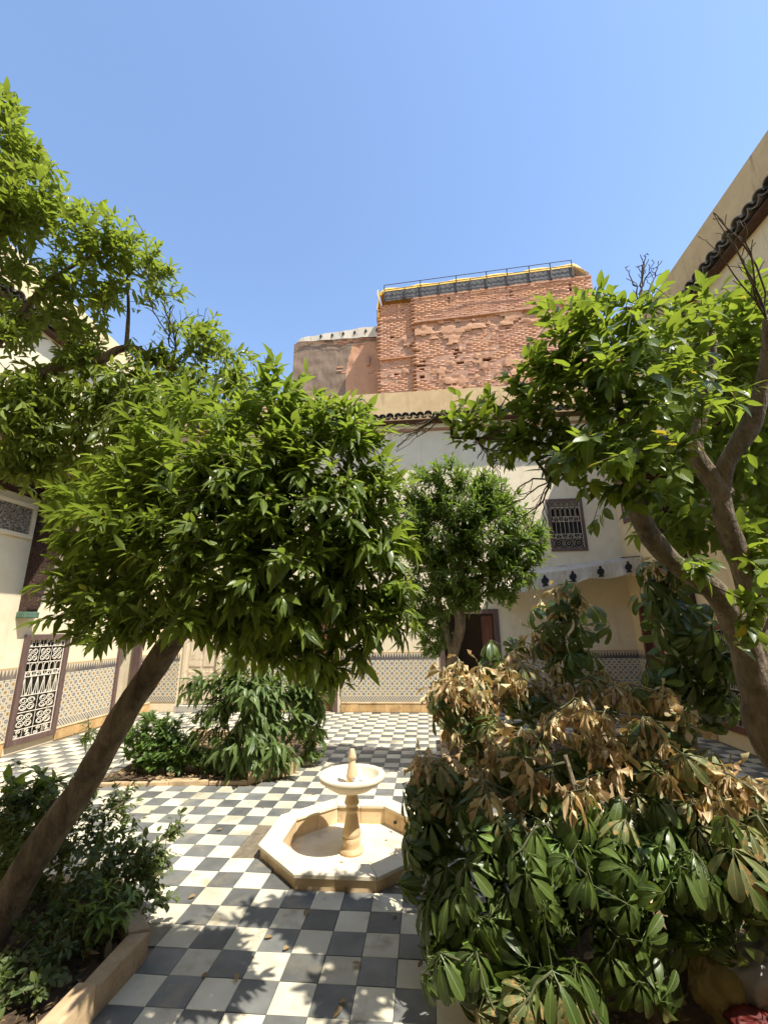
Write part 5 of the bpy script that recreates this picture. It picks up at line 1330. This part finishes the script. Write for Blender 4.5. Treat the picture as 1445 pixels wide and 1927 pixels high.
def umbrella(label, base, stems, blobs, n, drytest, nparts=300, scale=1.0):
    off = np.array(base, float); root = empty('umbrella_plant', tuple(base), 0, label, 'shrub')
    paths = [smooth_path(s) for s in stems]
    for i, p in enumerate(paths): trunk_obj('stem', p, M['bark'], root, off, ns=10, lump=0.06)
    tg = sample_blobs(blobs, n, 0.72)
    A, par, nfix, tips = grow(paths, tg, step=0.10, bow=0.1)
    hub = []; 
    o = bpy.data.objects.new('twigs', wood_mesh('twigs', A-off, par, nfix, M['twig_green'], 0.0026, rmax=0.009)); link(o, root); o['kind'] = 'stuff'
    Bc = np.array([b[:3] for b in blobs]); Br = np.array([b[3] for b in blobs])
    items = []
    for ti, ni in tips:
        p = A[ni]; k = int(np.argmin(np.linalg.norm(Bc-p, axis=1)/Br)); outw = norm(p-Bc[k])
        zax = norm(outw*0.75+np.array([0, -0.12, 0.62])+rng.normal(0, 0.22, 3))
        ref = norm(rng.normal(size=3)); x = norm(ref-zax*(ref@zax)); y = np.cross(zax, x)
        kind = drytest(p, outw)
        if kind == 'dry':
            me = DRY[rng.integers(len(DRY))]; zax = norm(zax*0.5+np.array([0, 0, 1.0])); x = norm(ref-zax*(ref@zax)); y = np.cross(zax, x)
        elif kind == 'scorch': me = SCORCH[rng.integers(len(SCORCH))]
        elif kind == 'young': me = YOUNG[rng.integers(len(YOUNG))]
        else: me = GREEN[rng.integers(len(GREEN))]
        s = scale*(1+rng.normal(0, 0.15)); s = max(0.6, s)
        mt = np.eye(4); mt[:3, 0] = x*s; mt[:3, 1] = y*s; mt[:3, 2] = zax*s; mt[:3, 3] = p-off
        items.append((me, mt, p))
    idx, ok = vis_order(np.array([i[2] for i in items]), nparts); sel = set(idx.tolist())
    rest = {}
    for i, (me, mt, p) in enumerate(items):
        if i in sel: inst('leaf', me, root, Matrix(mt.tolist()))
        else: rest.setdefault(me.name, (me, []))[1].append(mt)
    for me, l_ in rest.values(): join_insts('crown', me, l_, root)
    return root
def dry_main(p, outw):
    r = rng.random()
    d = p-CAMP; 
    hi = p[2]
    if hi > 0.96 and outw[2] > -0.2: return 'dry' if r < 0.80 else ('scorch' if r < 0.93 else 'green')
    if hi > 0.82: return 'scorch' if r < 0.4 else ('dry' if r < 0.5 else 'green')
    if hi < 0.42 and p[1] < 2.3: return 'scorch' if r < 0.22 else ('young' if r < 0.3 else ('dry' if r < 0.36 else 'green'))
    return 'young' if r < 0.05 else 'green'
umbrella('large umbrella plant with a scorched brown top filling the near right bed', (1.0, 2.5, 0.0),
    [[(0.95, 2.5, 0.0, 0.035), (0.85, 2.5, 0.4, 0.03), (0.75, 2.55, 0.8, 0.02), (0.7, 2.6, 1.1, 0.01)],
     [(1.15, 2.75, 0.0, 0.03), (1.25, 2.7, 0.45, 0.022), (1.35, 2.6, 0.8, 0.016), (1.45, 2.5, 1.0, 0.01)],
     [(1.0, 2.6, 0.0, 0.035), (1.0, 2.7, 0.5, 0.03), (1.0, 2.8, 1.0, 0.02), (0.95, 2.9, 1.35, 0.012)],
     [(0.8, 2.35, 0.0, 0.014), (0.65, 2.15, 0.2, 0.010), (0.55, 2.05, 0.4, 0.006)]],
    [(0.03,2.95,0.83,0.22),(0.04,2.82,0.57,0.22),(0.08,2.67,0.35,0.2),(0.14,2.50,0.22,0.2),(0.30,2.36,0.22,0.18),(0.53,2.37,0.26,0.17),(0.32,2.70,0.72,0.25),(0.54,2.54,0.58,0.27),(0.85,2.55,0.65,0.27),(0.51,2.86,0.95,0.25),(0.89,2.96,1.10,0.24),(1.16,2.84,1.05,0.22),(1.37,2.73,0.95,0.2),(1.46,2.58,0.92,0.16),(1.39,3.08,1.20,0.2),(0.33,3.22,1.10,0.22),(0.24,3.37,1.28,0.22),(0.70,3.39,1.34,0.22),(1.08,3.32,1.35,0.22),(1.17,2.49,0.61,0.22),(1.38,2.42,0.72,0.22),(1.55,2.56,0.84,0.2),(1.51,2.52,0.60,0.18),(0.87,2.52,0.37,0.22),(0.35,2.52,0.40,0.22),(0.73,2.65,0.84,0.22),(1.19,2.70,0.78,0.2)],
    900, dry_main, scale=0.86)
umbrella('tall thin umbrella plant rising before the far corner wall', (0.95, 3.1, 0.0),
    [[(0.95, 3.1, 0.0, 0.03), (0.97, 3.2, 0.8, 0.025), (1.05,3.63,1.54)+(0.018,), (1.08,3.54,1.90)+(0.012,), (1.09,3.48,2.10)+(0.008,)]],
    [(1.08,3.52,1.98,0.16),(0.97,3.57,1.74,0.2),(1.22,3.59,1.74,0.18),(0.66,3.61,1.67,0.14),(1.03,3.57,1.55,0.22),(0.53,3.64,1.51,0.16)],
    42, lambda p, o: 'dry' if rng.random() < 0.12 else 'green', nparts=60, scale=0.95)
umbrella('dark green umbrella plant in front of the forked lemon trunk', (1.85, 3.6, 0.0),
    [[(1.85, 3.6, 0.0, 0.02), (1.82, 3.5, 0.8, 0.02), (1.73,3.38,1.73)+(0.02,), (1.72,3.29,2.06)+(0.01,)]],
    [(1.67,3.28,2.10,0.16),(1.79,3.21,2.01,0.18),(1.62,3.35,1.81,0.2),(1.76,3.17,1.73,0.22),(1.86,3.24,1.53,0.2),(1.67,3.29,1.45,0.2),(1.60,3.25,2.17,0.1),(1.85,3.31,1.25,0.18),(1.56,3.29,1.22,0.18)],
    85, lambda p, o: 'dry' if rng.random() < 0.04 else ('young' if rng.random() < 0.08 else 'green'), nparts=90, scale=1.05)

# ---- leaf litter and straw on the beds
for root, poly, ox, oy in LITTER:
    xs = [p[0] for p in poly]; ys = [p[1] for p in poly]; pos = []
    while len(pos) < 2200:
        x = rng.uniform(min(xs)+0.1, max(xs)-0.1); y = rng.uniform(min(ys)+0.1, max(ys)-0.1)
        if in_poly((x, y), poly): pos.append((x-ox, y-oy, 0.055+0.03*vnoise((x, y, 0), 2.5)+0.03*rng.random()))
    pos = np.array(pos); nL = len(pos)
    ax = rng.normal(size=(nL, 3)); ax[:, 2] *= 0.25; nr = rng.normal(0, 0.35, (nL, 3))+[0, 0, 1]
    A, B, N = frames(ax, nr); L = rng.uniform(0.02, 0.05, nL)
    me = leaves_mesh('leaf_litter', [OVAL[0], SLIM[1], leaf_template((0.012, 0.014, 0.01), 0.2, 0.1)], rng.integers(0, 3, nL), pos, A, B, N, L*np.where(rng.random(nL) < 0.3, 2.0, 1.0), [M['leaf_fall']])
    o = bpy.data.objects.new('leaf_litter', me); link(o, root); o['kind'] = 'stuff'

# ================================================================== FALLEN LEAVES
FALL = [np_mesh('fallen_leaf', *[t for t in (OVAL[i % 3])], [M['leaf_fall']], True) for i in range(3)]
spots = [(-1.05, 2.75), (-1.0, 3.02), (-0.86, 2.93), (-0.46, 2.86), (-0.44, 2.62), (-0.46, 2.58), (-0.22, 2.4), (-0.28, 3.28), (-0.60, 3.52), (-0.12, 3.42), (-1.2, 2.72), (-0.82, 3.30), (0.0, 3.2), (-0.08, 2.9), (-1.62, 3.4), (-1.9, 4.4), (-1.1, 5.9), (-0.4, 6.6), (-0.9, 7.2), (-2.4, 4.9), (-1.3, 5.3), (-0.75, 4.02), (-0.42, 4.45), (-1.7, 4.9)]
for i, (x, y) in enumerate(spots):
    z = 0.006 if abs(x-FC[0]) > 0.5 or abs(y-FC[1]) > 0.5 else ZB+0.006
    s = 0.035+0.025*rng.random()
    o = inst('fallen_leaf', FALL[i % 3], None, Matrix.Translation((x, y, z+0.008)) @ Matrix.Rotation(rng.random()*6.28, 4, 'Z') @ Matrix.Rotation(rng.normal(0, 0.15), 4, 'X') @ Matrix.Scale(s, 4))
    inb = z < 0
    w3 = 'in the fountain basin' if inb else ('on the tiles before the fountain' if y < 3.7 else ('on the tiles beyond the fountain' if x > -1.65 else 'on the tiles left of the fountain'))
    tag(o, 'small dry leaf fallen '+w3, 'leaf', 'dry leaves fallen '+w3)
